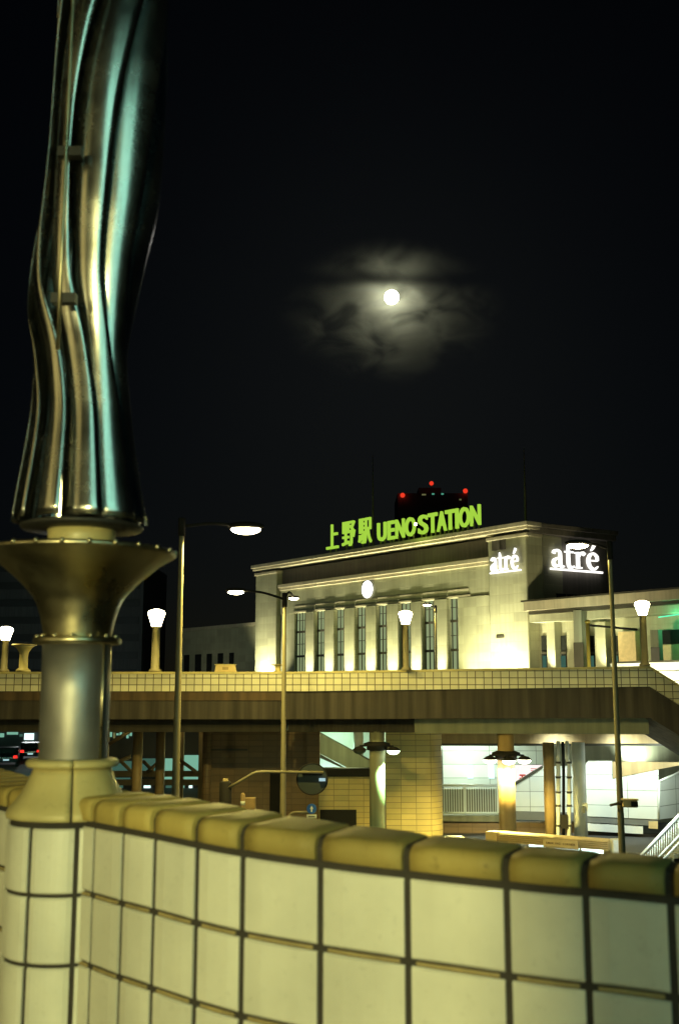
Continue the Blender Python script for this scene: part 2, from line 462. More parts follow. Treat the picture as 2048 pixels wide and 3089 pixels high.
prof = [(rp(186, 2462), zc+.004), (rp(190, 2452), vz(2450)), (rp(184, 2440), vz(2434)), (rp(166, 2420), vz(2412)), (rp(148, 2400), vz(2388)), (rp(134, 2370), vz(2362)), (rp(122, 2340), vz(2336)), (rp(114, 2320), vz(2314))]
# four ceramic quarters with open joints
def quarter(prof, a0, a1, th):
    m = MB(); ns = 14; vs, fs = [], []; full = prof+[(r-th, z) for r, z in reversed(prof)]; n_ = len(full)
    for i in range(ns+1):
        t = a0+(a1-a0)*i/ns
        for r, z in full: vs.append((AX.x+r*math.sin(t), AX.y-r*math.cos(t), z))
    for i in range(ns):
        for j in range(n_):
            j2 = (j+1) % n_; fs.append((i*n_+j, (i+1)*n_+j, (i+1)*n_+j2, i*n_+j2))
    fs += [tuple(range(n_)), tuple(reversed([ns*n_+j for j in range(n_)]))]
    return m.add(vs, fs, True)
belln = MB().lathe(AX, [(r-.012, z) for r, z in prof], 48).build('bell_base', M['grout'], lp)
for k in range(4):
    a0 = R(14+90*k)+.02; q = quarter(prof, a0, a0+R(90)-.04, .03).build('ceramic_shell', M['bell'], lp); q.parent = belln
rim = [(rp(112, 2300), vz(2313)), (rp(132, 2300), vz(2311)), (rp(137, 2300), vz(2304)), (rp(137, 2300), vz(2296)), (rp(131, 2300), vz(2289)), (rp(108, 2300), vz(2287))]
for k in range(4):
    a0 = R(14+90*k)+.012; q = quarter(rim, a0, a0+R(90)-.024, .06)
    o = q.build('collar', M['bell'], lp)
MB().lathe(AX, [(rp(99, 2270), vz(2290)), (rp(101, 2270), vz(2284)), (rp(102, 2100), vz(2100)), (rp(102, 1940), vz(1938))], 64).build('shaft', M['shaft'], lp)
MB().tube([AX+Vector((rp(104, 2100)*math.sin(R(62)), -rp(104, 2100)*math.cos(R(62)), z)) for z in (vz(2286), vz(1940))], .006, 8).build('seam_strip', M['steel'], lp)
MB().lathe(AX, [(rp(100, 1930), vz(1946)), (rp(126, 1930), vz(1944)), (rp(131, 1930), vz(1939)), (rp(131, 1930), vz(1930)), (rp(126, 1930), vz(1925)), (rp(104, 1930), vz(1923))], 64).build('ring_flange', M['steel'], lp)
for k in range(14):
    a = 2*math.pi*k/14+.1; c = AX+Vector((rp(119, 1930)*math.sin(a), -rp(119, 1930)*math.cos(a), vz(1920)))
    MB().lathe(c, [(.011, vz(1926)), (.011, vz(1919)), (.007, vz(1916))], 6).build('flange_bolt', M['steel'], lp)
tp = [(98, 1925), (101, 1912), (104, 1897), (112, 1860), (125, 1821), (139, 1798), (157, 1777), (176, 1757), (197, 1738), (220, 1718), (243, 1701), (266, 1687), (278, 1680)]
tprof = [(rp(r, v), vz(v)) for r, v in tp]
tprof = smooth_path([(r, 0, z) for r, z in tprof], 3)
MB().lathe(AX, [(p.x, p.z) for p in tprof]+[(rp(283, 1675), vz(1676)), (rp(285, 1672), vz(1670)), (rp(281, 1668), vz(1663)), (rp(262, 1668), vz(1664)), (rp(100, 1668), vz(1690))], 96, flute=0).build('trumpet_bowl', M['steel'], lp)
for k in range(24):
    a = 2*math.pi*k/24+.05; c = AX+Vector((rp(283, 1668)*math.sin(a), -rp(283, 1668)*math.cos(a), vz(1667)))
    MB().ball(c, .013, .013, .013, 10, 6).build('rim_stud', M['steel'], lp)
MB().lathe(AX, [(rp(99, 1620), vz(1700)), (rp(99, 1620), vz(1624)), (rp(101, 1600), vz(1598))], 48).build('neck', M['bell'], lp)
MB().lathe(AX, [(rp(100, 1590), vz(1602)), (rp(178, 1590), vz(1598)), (rp(182, 1590), vz(1590)), (rp(170, 1590), vz(1584)), (rp(60, 1590), vz(1584))], 64).build('petal_tray', M['dark'], lp)
# the petals: overlapping twisted sheets of polished steel
Rt = [(-420, 170), (-200, 195), (0, 204), (200, 206), (400, 202), (625, 188), (800, 158), (1000, 124), (1100, 119), (1250, 134), (1400, 160), (1570, 194)]
Tw = [(-420, 34), (-200, 28), (0, 18), (200, 4), (350, -4), (500, -8.5), (650, -11), (800, -12), (900, -9), (1100, 12), (1250, 24), (1400, 28), (1570, 30)]
As = [(-420, -.45), (0, -.45), (300, -.40), (600, -.22), (800, .12), (980, .42), (1120, .40), (1250, .25), (1570, .05)]
NP = 10
for k in range(NP):
    th0 = 2*math.pi*k/NP; m = MB(); vs, fs = [], []; nz, na = 64, 7
    D = 2*math.pi/NP
    ph = random.uniform(0, 6.28)
    for i in range(nz+1):
        v = 1580-(1580+420)*i/nz; z = vz(v)
        for j in range(na+1):
            t = j/na
            th = th0 + R(smooth_tab(Tw, v)) - D*(1-t)*1.15
            rr = smooth_tab(Rt, v)*(1+smooth_tab(As, v)*max(0, -math.sin(th))**1.5)
            rr *= 1-.27*(1-t)**1.4 + .025*math.sin(math.pi*t) + .012*math.sin(v/120+ph)
            r = rp(rr, v)
            vs.append((AX.x+r*math.sin(th), AX.y-r*math.cos(th), z))
    for i in range(nz):
        for j in range(na):
            a = i*(na+1)+j; fs.append((a, a+1, a+na+2, a+na+1))
    m.add(vs, fs, True).build('petal', M['petal'], lp, solid=.004)
for v in (455, 895):
    vs = []
    for i in range(49):
        th = 2*math.pi*i/48; rr = smooth_tab(Rt, v)*(1+smooth_tab(As, v)*max(0, -math.sin(th))**1.5)*.55
        vs.append((AX.x+rp(rr, v)*math.sin(th), AX.y-rp(rr, v)*math.cos(th), vz(v)))
    MB().tube(vs, .022, 8, cap=False).build('hoop', M['dark'], lp)
xr, yr = W(175, 1050, 4.63).x, 4.63
MB().tube([(xr, yr, zv(v, yr)) for v in (1055, 700, 300, -100, -400)], .009, 10).build('conduit', M['steel'], lp)
for v in (452, 895):
    MB().box((xr+.012, yr+.03, zv(v, yr)), (.11, .05, .045)).build('conduit_clamp', M['dark'], lp)
MB().lathe(AX, [(.10, vz(1590)), (.10, vz(-420)), (.06, vz(-430))], 24).build('core_tube', M['dark'], lp)

# ------------------------------------------------------------------ station building
O = W(1592, 1850, 95.0)
FP = Plane((O.x, O.y), (-.786, 1.0135), (-1.0135, -.786))
rot_f = math.atan2(-FP.a.y, -FP.a.x)
z_top = FP.z(1592, 1572); z_c2 = FP.z(1475, 1678); z_head = FP.z(1393, 1800)
sR, sL, sE = FP.s(1475, 1850), FP.s(834, 1850), FP.s(770, 1850)
ST = thing('station_building', 'broad stone station hall floodlit from below with a row of tall windows', 'station', (O.x, O.y, STREET), rot_f)
B = 10.0
wall = MB()
wall.pbox(FP, .02, sE, -1.6, -B, STREET, z_top-1.0)                       # body behind
wall.pbox(FP, sR, sL, -.50, -1.65, z_head, z_c2-.45)                      # spandrel over the windows
wall.build('wall', M['stone'], ST)
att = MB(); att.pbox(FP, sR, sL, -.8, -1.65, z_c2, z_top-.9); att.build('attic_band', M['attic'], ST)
pr = MB(); pr.pbox(FP, 0, sR, 0, -2.3, STREET, z_top-.95); pr.build('corner_pier', M['stone'], ST, bevel=.12)
plf = MB(); plf.pbox(FP, sL, sE, 0, -2.3, STREET, z_top-.95); plf.build('corner_pier', M['stone'], ST, bevel=.12)
cn = MB()
cn.pbox(FP, -.55, sE+.4, .45, -B, z_top-.42, z_top); cn.pbox(FP, -.35, sE+.25, .28, -B, z_top-.70, z_top-.425)
cn.pbox(FP, -.2, sR+.12, .14, -2.0, z_top-1.3, z_top-.98); cn.pbox(FP, sL-.12, sE+.12, .14, -2.0, z_top-1.3, z_top-.98)
cn.build('roof_cornice', M['cornice'], ST, bevel=.05)
c2 = MB(); c2.pbox(FP, sR, sL, -.12, -1.6, z_c2-.40, z_c2); c2.pbox(FP, sR, sL, -.30, -1.6, z_c2-.72, z_c2-.403)
c2.build('lower_cornice', M['cornice'], ST, bevel=.04)
ln = MB()
s_h0, s_h1 = FP.s(1402, 1850), FP.s(880, 1850)
ln.pbox(FP, s_h0, s_h1, -.45, -.6, z_head+.66, z_head+.80); ln.pbox(FP, s_h0-.3, s_h1+.3, -.42, -.6, z_head+.05, z_head+.2)
ln.build('lintel_moulding', M['cornice'], ST)
wins = [(897, 922), (951, 980), (1009, 1038), (1071, 1103), (1136, 1166), (1202, 1239), (1272, 1309), (1351, 1393)]
OFF_G = -.95
ws = [(FP.s(b, 1900, OFF_G), FP.s(a, 1900, OFF_G)) for a, b in wins]
# pilasters fill the space between the openings
pil_u = [(922, 946), (979, 1006), (1038, 1068), (1103, 1133), (1167, 1200), (1239, 1270), (1310, 1347)]
ps = [(FP.s(b, 1900, -.35), FP.s(a, 1900, -.35)) for a, b in pil_u]
for (a, b) in ps:
    p_ = MB(); p_.pbox(FP, a, b, -.35, -1.7, STREET, z_head-.02)
    zz = zv(2060, 100)
    for k in range(34):                                                   # ribbed return of the pilaster
        p_.pbox(FP, a-.10, a, -.40, -.62, zz+k*.26, zz+k*.26+.15)
    p_.build('pilaster', M['stone'], ST)
e1 = MB(); e1.pbox(FP, ws[0][1]+.05, sL, -.6, -1.7, STREET, z_head-.02); e1.build('recessed_jamb', M['stone'], ST)
e2 = MB(); e2.pbox(FP, sR, ws[-1][0]-.03, -.42, -1.7, STREET, z_head-.02); e2.build('recessed_jamb', M['stone'], ST)
zt1 = FP.z(1125, 1891, OFF_G); zt2 = FP.z(1125, 1971, OFF_G)
for i, (a, b) in enumerate(ws):
    lo = ps[i-1][1] if False else a-.6
    wn_ = MB(); wn_.pbox(FP, a-.55, b+.55, OFF_G, OFF_G-.08, STREET+4, z_head-.03)
    wo = wn_.build('window', G['greenwin'], ST)
    fr = MB()
    for z in (zt1, zt2): fr.pbox(FP, a-.5, b+.5, OFF_G+.12, OFF_G+.002, z-.12, z+.12)
    for z in ((zt1+zt2)/2, zt2-2.1, zt1+1.3): fr.pbox(FP, a-.5, b+.5, OFF_G+.06, OFF_G+.002, z-.035, z+.035)
    for q in (.0, .33, .66, 1.0): fr.pbox(FP, a+(b-a)*q-.05, a+(b-a)*q+.05, OFF_G+.08, OFF_G+.003, STREET+4, z_head-.03)
    f_ = fr.build('window_frame', M['mull'], ST); f_.parent = wo
# clock
cs, cz = FP.hit(1110, 1778, -.45)
ck = MB(); c3 = FP.p(cs, -.48, cz); rc = .92
pts = [c3+FP.a*(rc*math.cos(t))+Vector((0, 0, rc*math.sin(t))) for t in [2*math.pi*i/40 for i in range(40)]]
ck.prism(pts, FP.n*.14); cko = ck.build('clock_face', G['clock'], ST)
rg = MB(); rg.tube([c3+FP.n*.1+FP.a*((rc+.05)*math.cos(t))+Vector((0, 0, (rc+.05)*math.sin(t))) for t in [2*math.pi*i/40 for i in range(41)]], .06, 8, cap=False)
r_ = rg.build('clock_rim', M['mull'], ST); r_.parent = cko
hd = MB()
for ang, l in ((R(60), .48), (R(-150), .68)):
    d = FP.a*math.cos(ang)+Vector((0, 0, math.sin(ang))); hd.tube([c3+FP.n*.16, c3+FP.n*.16+d*l], .018, 6)
h_ = hd.build('clock_hands', M['mull'], ST); h_.parent = cko
# side face on the right, dark glazing under the lit sign
SP = Plane((O.x, O.y), (.848, .53), (.53, -.848))
ss = SP.s(1640, 1750); se = SP.s(1856, 1750)
sd = MB(); sd.pbox(SP, .02, ss, .0, -3.0, STREET, z_top-.95); sd.build('corner_pier', M['stone'], ST, bevel=.12)
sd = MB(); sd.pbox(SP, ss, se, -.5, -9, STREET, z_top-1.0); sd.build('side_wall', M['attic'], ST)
gl = MB()
for k in range(6):
    a = ss+.3+(se-ss-.6)*k/6
    gl.pbox(SP, a+.08, a+(se-ss-.6)/6-.08, -.4, -.49, z_top-9.0, z_top-6.2)
gl.build('side_glazing', M['glassdark'], ST)
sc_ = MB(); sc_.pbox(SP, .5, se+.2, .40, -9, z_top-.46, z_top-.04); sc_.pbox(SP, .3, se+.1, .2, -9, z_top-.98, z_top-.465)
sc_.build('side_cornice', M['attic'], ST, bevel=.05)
# small slot and ledge on the pier
sl = MB(); a0, a1 = FP.s(1520, 1921), FP.s(1497, 1921); zz = FP.z(1508, 1921); sl.pbox(FP, a0, a1, .05, -.05, zz-.12, zz+.12); sl.build('wall_vent', M['mull'], ST)

# floodlights at the foot of the facade
z_f = zv(2030, 95)-1.3
for (a, b) in ps:
    c_ = (a+b)/2
    lamp('SPOT', FP.p(c_, .55, z_f-1.0), 15000, WARM, ST, aim=FP.p(c_, -.42, z_f+7.0), radius=.12, cone=40, blend=.9)
for c_, pw in ((FP.s(1570, 1900), 4200), (FP.s(1530, 1900), 4200), (FP.s(1490, 1900), 3600), (FP.s(1425, 1900), 3800), (FP.s(795, 1900), 5200), (FP.s(822, 1900), 4200)):
    lamp('SPOT', FP.p(c_, 1.9, z_f-.8), pw*1.5, WARM, ST, aim=FP.p(c_, -.1, z_f+5.0), radius=.2, cone=85, blend=1)
lamp('SPOT', FP.p((sR+sL)/2, 4.5, z_f-3), 4200, (.92, .92, .36), ST, aim=FP.p((sR+sL)/2, -1, z_c2), radius=1, cone=120, blend=1)
lamp('SPOT', FP.p(sR*1.6, 5, z_f-3), 4200, (.92, .92, .36), ST, aim=FP.p(sR, -1, z_top-4), radius=1, cone=110, blend=1)

# low wing to the left of the hall
LW = MB(); so, zo = FP.hit(770, 1886, -2); s2 = FP.s(545, 1900, -2)
LWt = thing('station_wing', 'low dim stone wing with five dark windows left of the floodlit pier', 'building', FP.p(sE, -2, STREET), rot_f)
LW.pbox(FP, sE+.03, s2, -2, -16, STREET, zo); LW.build('wall', M['stone'], LWt)
cw = MB(); cw.pbox(FP, sE+.03, s2+.2, -1.8, -16.2, zo+.003, zo+.35); cw.build('parapet_cap', M['cornice'], LWt)
for a, b in ((557, 572), (590, 608), (625, 640), (658, 674), (693, 706)):
    q = MB(); q.pbox(FP, FP.s(b, 1990, -2), FP.s(a, 1990, -2), -1.93, -2.05, FP.z(640, 2040, -2), FP.z(640, 1972, -2)); q.build('window', M['glassdark'], LWt)
lamp('SPOT', FP.p((sE+s2)/2, 10, z_f-2), 420, WARM, LWt, aim=FP.p((sE+s2)/2, -2, zo-1), radius=.5, cone=100, blend=1)

# ------------------------------------------------------------------ signs
def glyph(ch, bold=.02, ext=.05):
    cu = bpy.data.curves.new('glyph', 'FONT'); cu.body = ch; cu.size = 1; cu.extrude = ext; cu.offset = bold; cu.resolution_u = 4
    to = bpy.data.objects.new('glyph', cu); col.objects.link(to)
    bpy.context.view_layer.update()
    me = bpy.data.meshes.new_from_object(to.evaluated_get(bpy.context.evaluated_depsgraph_get()))
    vs = [v.co.copy() for v in me.vertices]; fs = [tuple(p.vertices) for p in me.polygons]
    bpy.data.objects.remove(to); bpy.data.curves.remove(cu); bpy.data.meshes.remove(me)
    return vs, fs
def place_glyph(pl, ch, sa, sb, z0, z1, off, depth, name, m, parent, bold=.02, flip=-1):
    """fill sa..sb (reading left to right) and z0..z1 with one character"""
    vs, fs = glyph(ch, bold)
    x0, x1 = min(v.x for v in vs), max(v.x for v in vs); y0, y1 = min(v.y for v in vs), max(v.y for v in vs); e = max(abs(v.z) for v in vs)
    mb = MB()
    mb.add([pl.p(sa+(sb-sa)*(v.x-x0)/(x1-x0), off+depth*v.z/e, z0+(z1-z0)*(v.y-y0)/(y1-y0)) for v in vs], fs)
    return mb.build(name, m, parent)
OS = -.6
RS = thing('rooftop_sign', 'green neon station name letters standing along the roof edge', 'sign', FP.p(FP.s(1300, 1600, OS), OS, z_top), rot_f)
def sz(u, v): return FP.z(u, v, OS)
zb = (sz(1445, 1584)+sz(1150, 1632))/2; zt = (sz(1445, 1522)+sz(1150, 1576))/2
def letter(ch, ua, ub, b=.02, z0=None, z1=None):
    sa, sb = FP.s(ua, 1600, OS), FP.s(ub, 1600, OS)
    place_glyph(FP, ch, sa, sb, z0 or zb, z1 or zt, OS, .12, 'letter', G['sign'], RS, b)
    for t in (.25, .75):
        c_ = sa+(sb-sa)*t; MB().pbox(FP, c_-.07, c_+.07, OS-.05, OS-.19, z_top-.02, (z0 or zb)+.25).build('letter_support', M['pole'], RS)
for ch, ua, ub in (('U', 1139, 1164), ('E', 1170, 1189), ('N', 1194, 1219), ('O', 1223, 1252), ('S', 1262, 1290), ('T', 1292, 1318), ('A', 1319, 1346), ('T', 1344, 1372), ('I', 1375, 1382), ('O', 1386, 1416), ('N', 1420, 1449)):
    letter(ch, ua, ub, .018)
zk0, zk1 = sz(1000, 1656), sz(1050, 1573)
for ch, ua, ub in (('上', 986, 1020), ('野', 1033, 1070), ('駅', 1082, 1120)):
    letter(ch, ua, ub, .006, zk0, zk1)
ml = MB(); c_ = FP.p(FP.s(1260, 1582, OS), OS+.3, sz(1260, 1582)); ml.ball(c_, .16, .16, .16, 14, 8); ml.build('marker_bulb', G['small'], RS)
lamp('POINT', FP.p(FP.s(1300, 1600, OS), 1.5, zb), 160, (.6, 1, .1), RS, radius=2)

def stroke(mb, pts, ws_, to3, n=7, off=0.0, depth=.2):
    P = smooth_path([(p[0], p[1], w) for p, w in zip(pts, ws_)], n)
    L, Rr = [], []
    for i, p in enumerate(P):
        a, b = P[max(i-1, 0)], P[min(i+1, len(P)-1)]
        t = Vector((b.x-a.x, b.y-a.y)); t.normalize(); nn = Vector((-t.y, t.x))
        L.append((p.x+nn.x*p.z/2, p.y+nn.y*p.z/2)); Rr.append((p.x-nn.x*p.z/2, p.y-nn.y*p.z/2))
    m_ = len(P); vs = [to3(x, y, off) for x, y in L]+[to3(x, y, off) for x, y in Rr]+[to3(x, y, off+depth) for x, y in L]+[to3(x, y, off+depth) for x, y in Rr]
    fs = []
    for i in range(m_-1):
        fs += [(i, i+1, m_+i+1, m_+i), (2*m_+i, 3*m_+i, 3*m_+i+1, 2*m_+i+1), (i, 2*m_+i, 2*m_+i+1, i+1), (m_+i, m_+i+1, 3*m_+i+1, 3*m_+i)]
    fs += [(0, m_, 3*m_, 2*m_), (m_-1, 3*m_-1, 4*m_-1, 2*m_-1)]
    mb.add(vs, fs)
def word_sign(pl, sa, sb, z0, z1, off, parent):
    """a t r e-acute over a long rule, in a bold serif hand; unit box 3.6 wide, 1.75 high above the rule"""
    kx, kz = (sb-sa)/4.0, (z1-z0)/1.95
    def to3(x, y, o): return pl.p(sa+(x+.1)*kx, off+o, z0+(y+.2)*kz)
    def part(strokes):
        m_ = MB()
        for i, (pts, w) in enumerate(strokes): stroke(m_, pts, [x*.86 for x in w], to3, off=.004*i, depth=.18+.006*i)
        m_.build('letter', G['atre'], parent)
    part([([(.16, .82), (.22, .96), (.42, 1.04), (.60, .94), (.64, .72), (.64, .22), (.72, .05), (.92, .06)], [.26, .22, .14, .20, .24, .24, .20, .10]),
          ([(.62, .62), (.36, .52), (.16, .36), (.18, .12), (.36, .04), (.60, .20)], [.10, .14, .24, .26, .16, .10])])
    part([([(1.20, 1.42), (1.24, 1.1), (1.24, .30), (1.32, .06), (1.50, .04), (1.66, .14)], [.06, .22, .25, .24, .18, .06]),
          ([(.98, .98), (1.30, .99), (1.62, .98)], [.11, .12, .11])])
    part([([(1.96, 1.00), (1.96, .60), (1.96, .02)], [.24, .25, .25]), ([(1.72, .96), (1.90, .98), (2.02, .99)], [.09, .10, .10]), ([(1.72, .05), (1.96, .05), (2.24, .05)], [.09, .11, .09]),
          ([(2.02, .72), (2.14, .92), (2.32, 1.0), (2.46, .88)], [.10, .16, .20, .24])])
    part([([(2.78, .56), (3.10, .57), (3.42, .57)], [.10, .10, .10]),
          ([(3.42, .57), (3.40, .84), (3.14, 1.02), (2.86, .88), (2.74, .52), (2.88, .14), (3.18, .03), (3.46, .22)], [.20, .20, .15, .22, .27, .24, .17, .07]),
          ([(2.96, 1.18), (3.10, 1.34), (3.24, 1.58)], [.07, .15, .22])])
    m_ = MB(); stroke(m_, [(-.10, -.14), (1.9, -.14), (3.82, -.14)], [.12, .12, .12], to3, depth=.15); m_.build('rule', G['atre'], parent)
a0, b0 = FP.s(1482, 1730), FP.s(1577, 1714)
S1 = thing('shop_sign', 'smaller white lit word sign with underline on the front corner pier', 'shop sign', FP.p(a0, .1, FP.z(1482, 1728)), rot_f, 'white lit word signs')
word_sign(FP, a0, b0, FP.z(1530, 1727), FP.z(1530, 1652), .12, S1)
a0, b0 = SP.s(1662, 1715), SP.s(1822, 1720)
S2 = thing('shop_sign', 'larger white lit word sign with underline on the dark side wall', 'shop sign', SP.p(a0, -.1, SP.z(1662, 1715)), math.atan2(SP.a.y, SP.a.x), 'white lit word signs')
word_sign(SP, a0, b0, SP.z(1740, 1724), SP.z(1740, 1630), -.2, S2)
ab = MB()
for k in range(3):
    x_ = FP.s(1492+k*12, 1640); ab.pbox(FP, x_-.35, x_+.35, .06, -.02, FP.z(1500, 1660), FP.z(1500, 1630))
ab.build('sign_mount', M['attic'], S1)

# rods on the roof
for u, v0, v1, lab in ((1125, 1372, 1575, 'thin lightning rod rising behind the kanji letters'), (1585, 1350, 1560, 'thin lightning rod above the right end of the roof cornice')):
    s_ = FP.s(u, 1560, -6); p0 = FP.p(s_, -6, z_top-.1); zt_ = FP.z(u, v0, -6)
    t_ = thing('lightning_rod', lab, 'lightning rod', p0, 0, 'lightning rods on the station roof')
    MB().lathe(p0, [(.13, p0.z), (.10, p0.z+(zt_-p0.z)*.5), (.03, zt_)], 8).build('rod', M['pole'], t_)
    MB().lathe(p0, [(.3, p0.z-.9), (.3, p0.z+.12), (.2, p0.z+.16)], 10).build('foot', M['pole'], t_)

# ------------------------------------------------------------------ right wing under the canopy
RW = thing('canopy_wing', 'low pale wing with deep canopy fascia and lit doorways right of the hall', 'building', (O.x, O.y, STREET), rot_f)
e_ = FP.s(2120, 1900)
z_f0, z_f1 = FP.z(1700, 1806, 1.2), FP.z(1700, 1834, 1.2)
q = MB(); q.pbox(FP, -.6, e_, 1.2, -3, z_f1, z_f0); q.build('canopy_fascia', M['cornice'], RW)
q = MB(); q.pbox(FP, -.4, e_, 1.35, -3, z_f0+.003, z_f0+.14); q.build('canopy_edge', M['mull'], RW)
q = MB(); q.pbox(FP, -.9, e_, .9, .7, z_f1-.30, z_f1-.003); q.build('dark_strip', M['mull'], RW)  # solid dark strip under the canopy fascia
z_fr = FP.z(1700, 1872, .3)
q = MB(); q.pbox(FP, -.4, e_, .3, -3, z_fr, z_f1-.302); q.build('frieze', M['stone'], RW)
q = MB(); q.pbox(FP, -.05, e_, -1.2, -3, STREET, z_fr-.003); q.build('wall', M['stone'], RW)
def wing_box(name, ua, ub, va, vb, o0, o1, m, par=RW):
    uc = (ua+ub)/2
    return MB().pbox(FP, FP.s(ua, 1950, o0), FP.s(ub, 1950, o0), o0, o1, FP.z(uc, vb, o0), FP.z(uc, va, o0)).build(name, m, par)
wing_box('lit_pier', 1649, 1673, 1874, 2040, -.3, -1.25, M['stone'])
for ua, ub in ((1632, 1647), (1681, 1705), (1777, 1790), (1842, 1860)):
    d_ = wing_box('door', ua, ub, 1918, 2040, -1.05, -1.22, M['glassdark'])
    d2 = wing_box('glow_kick_panel', ua+2, ub-2, 1978, 2040, -1.0, -1.04, G['tealdim'] if ua != 1842 else G['tealwin']); d2.parent = d_  # lower door panel given its own teal glow
    d3 = wing_box('push_bar', ua, ub, 1966, 1973, -.95, -1.04, M['mull']); d3.parent = d_
wing_box('canopy_column', 1731, 1756, 1840, 2040, 1.0, .4, M['concgreen'])
wing_box('column_plinth', 1729, 1757, 1938, 2040, 1.06, 1.003, M['mull'])
wing_box('lit_pier', 1794, 1826, 1876, 2040, -.5, -1.25, M['stone'])
wing_box('screen_wall', 1864, 1916, 1905, 2040, -.6, -1.25, M['slat'])
wing_box('canopy_column', 1962, 1986, 1900, 2040, .6, .1, M['concgreen'])
wing_box('column_plinth', 1961, 1987, 1952, 2040, .66, .603, M['mull'])
wing_box('window', 1992, 2055, 1900, 1942, -1.0, -1.25, M['glassdark'])
wing_box('timber_panel', 1992, 2055, 1944, 2040, -1.0, -1.25, M['slat'])
gt = MB(); gt.tube([FP.p(FP.s(1985, 1862, 1.0), 1.0, FP.z(1985, 1862, 1.0)), FP.p(FP.s(2100, 1850, 1.0), 1.0, FP.z(2100, 1846, 1.0))], .05, 8); gt.build('green_tube_light', G['green'], RW)
lamp('POINT', FP.p(FP.s(2030, 1890, .9), .7, FP.z(2030, 1872, .7)), 160, (.15, 1, .5), RW, radius=.3)
lamp('SPOT', FP.p(FP.s(1662, 1950), .8, FP.z(1662, 2050)), 2600, WARM, RW, aim=FP.p(FP.s(1662, 1950), -.6, FP.z(1662, 1900)), cone=60, blend=1)
lamp('SPOT', FP.p(FP.s(1812, 1950), .6, FP.z(1812, 2050)), 2000, WARM, RW, aim=FP.p(FP.s(1812, 1950), -.6, FP.z(1812, 1900)), cone=60, blend=1)
lamp('SPOT', FP.p(FP.s(1800, 1950), 9, FP.z(1800, 2060)), 5200, (1, .9, .5), RW, aim=FP.p(FP.s(1800, 1950), 0, z_f1), cone=120, blend=1, radius=.6)
lamp('POINT', FP.p(FP.s(1742, 1900, 2.5), 2.6, FP.z(1742, 1900)), 60, (.4, 1, .8), RW, radius=.3)

# pale parapet of the upper walkway in front of the wing
WPp = W(1961, 2000, 58)
PP = Plane((WPp.x, WPp.y), (.786, -1.0135), (-1.0135, -.786))
wpt = thing('walkway_parapet', 'bright white banded parapet behind the right end of the footbridge', 'parapet', (WPp.x, WPp.y, STREET), math.atan2(PP.a.y, PP.a.x))
a0, a1 = PP.s(1840, 2010), PP.s(2120, 2000)
zz = PP.z(1961, 1999)
q = MB(); q.pbox(PP, a0, a1, 0, -.3, zz-3.2, zz); q.build('wall', M['whitep'], wpt)
q = MB(); q.pbox(PP, a0, a1, .08, -.35, zz+.003, zz+.10); q.build('coping', M['mull'], wpt)
for k, dz in enumerate((.42, .95, 1.35)):
    q = MB(); q.pbox(PP, a0, a1, .02, .001, zz-dz-.05, zz-dz); q.build('band_joint', M['mull'], wpt)
lamp('SPOT', PP.p((a0+a1)/2, 4, zz-2.2), 2600, (1, .96, .6), wpt, aim=PP.p((a0+a1)/2, 0, zz-.4), cone=110, blend=1)

# ------------------------------------------------------------------ footbridge across the middle
FB = thing('footbridge', 'long concrete footbridge with cream tiled parapet crossing the middle', 'footbridge', (W(858, 2100, 40).x, 40, STREET))
Pc = W(858, 2080, 40.0); Pr = W(1961, 2080, 38.6)
zA_top, zA_t1, zA_f = zv(2029, 40), zv(2086, 40), zv(2170, 40)
A0 = Vector((-22, 40, 0)); A1 = Vector((Pc.x, 40, 0)); A2 = Vector((Pr.x, 38.6, 0))
zr_top, zr_t1, zr_f = zv(2012, 38.6), zv(2071, 38.6), zv(2166, 38.6)
def seg_plane(a, b):
    d = (b-a).normalized(); return Plane((a.x, a.y), (d.x, d.y), (d.y, -d.x)), (b-a).length
def sheared(mb, a, b, o0, o1, za0, za1, zb0, zb1, n):
    vs = []
    for (p, z0, z1) in ((a, za0, za1), (b, zb0, zb1)):
        for o in (o0, o1):
            for z in (z0, z1): vs.append((p.x+n.x*o, p.y+n.y*o, z))
    mb.add(vs, [(0, 1, 3, 2), (4, 6, 7, 5), (0, 4, 5, 1), (2, 3, 7, 6), (0, 2, 6, 4), (1, 5, 7, 3)])
pl1, L1 = seg_plane(A0, A1); pl2, L2 = seg_plane(A1, A2)
nA, nB = pl1.n, pl2.n
par1, par2, cop, fas1, fas2, web, webg = MB(), MB(), MB(), MB(), MB(), MB(), MB()
sheared(par1, A0, A1, 0, -.3, zA_t1, zA_top-.05, zA_t1, zA_top-.05, nA)
sheared(par2, A1, A2, 0, -.3, zA_t1, zA_top-.05, zr_t1, zr_top-.05, nB)
sheared(cop, A0, A1, .05, -.36, zA_top-.048, zA_top+.03, zA_top-.048, zA_top+.03, nA)
sheared(cop, A1, A2, .05, -.36, zA_top-.048, zA_top+.03, zr_top-.048, zr_top+.03, nB)
sheared(fas1, A0, A1, -.10, -5.2, zA_f, zA_t1-.003, zA_f, zA_t1-.003, nA)
sheared(fas1, A1, A2, -.10, -5.2, zA_f, zA_t1-.003, zr_f, zr_t1-.003, nB)
zw = zv(2208, 41)
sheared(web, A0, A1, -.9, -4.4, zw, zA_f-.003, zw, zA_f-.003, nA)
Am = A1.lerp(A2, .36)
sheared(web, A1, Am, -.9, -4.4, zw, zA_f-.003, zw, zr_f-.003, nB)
sheared(webg, Am+Vector((.002, 0, 0)), A2, -.7, -4.4, zw-.02, zA_f-.003, zw-.02, zr_f-.003, nB)
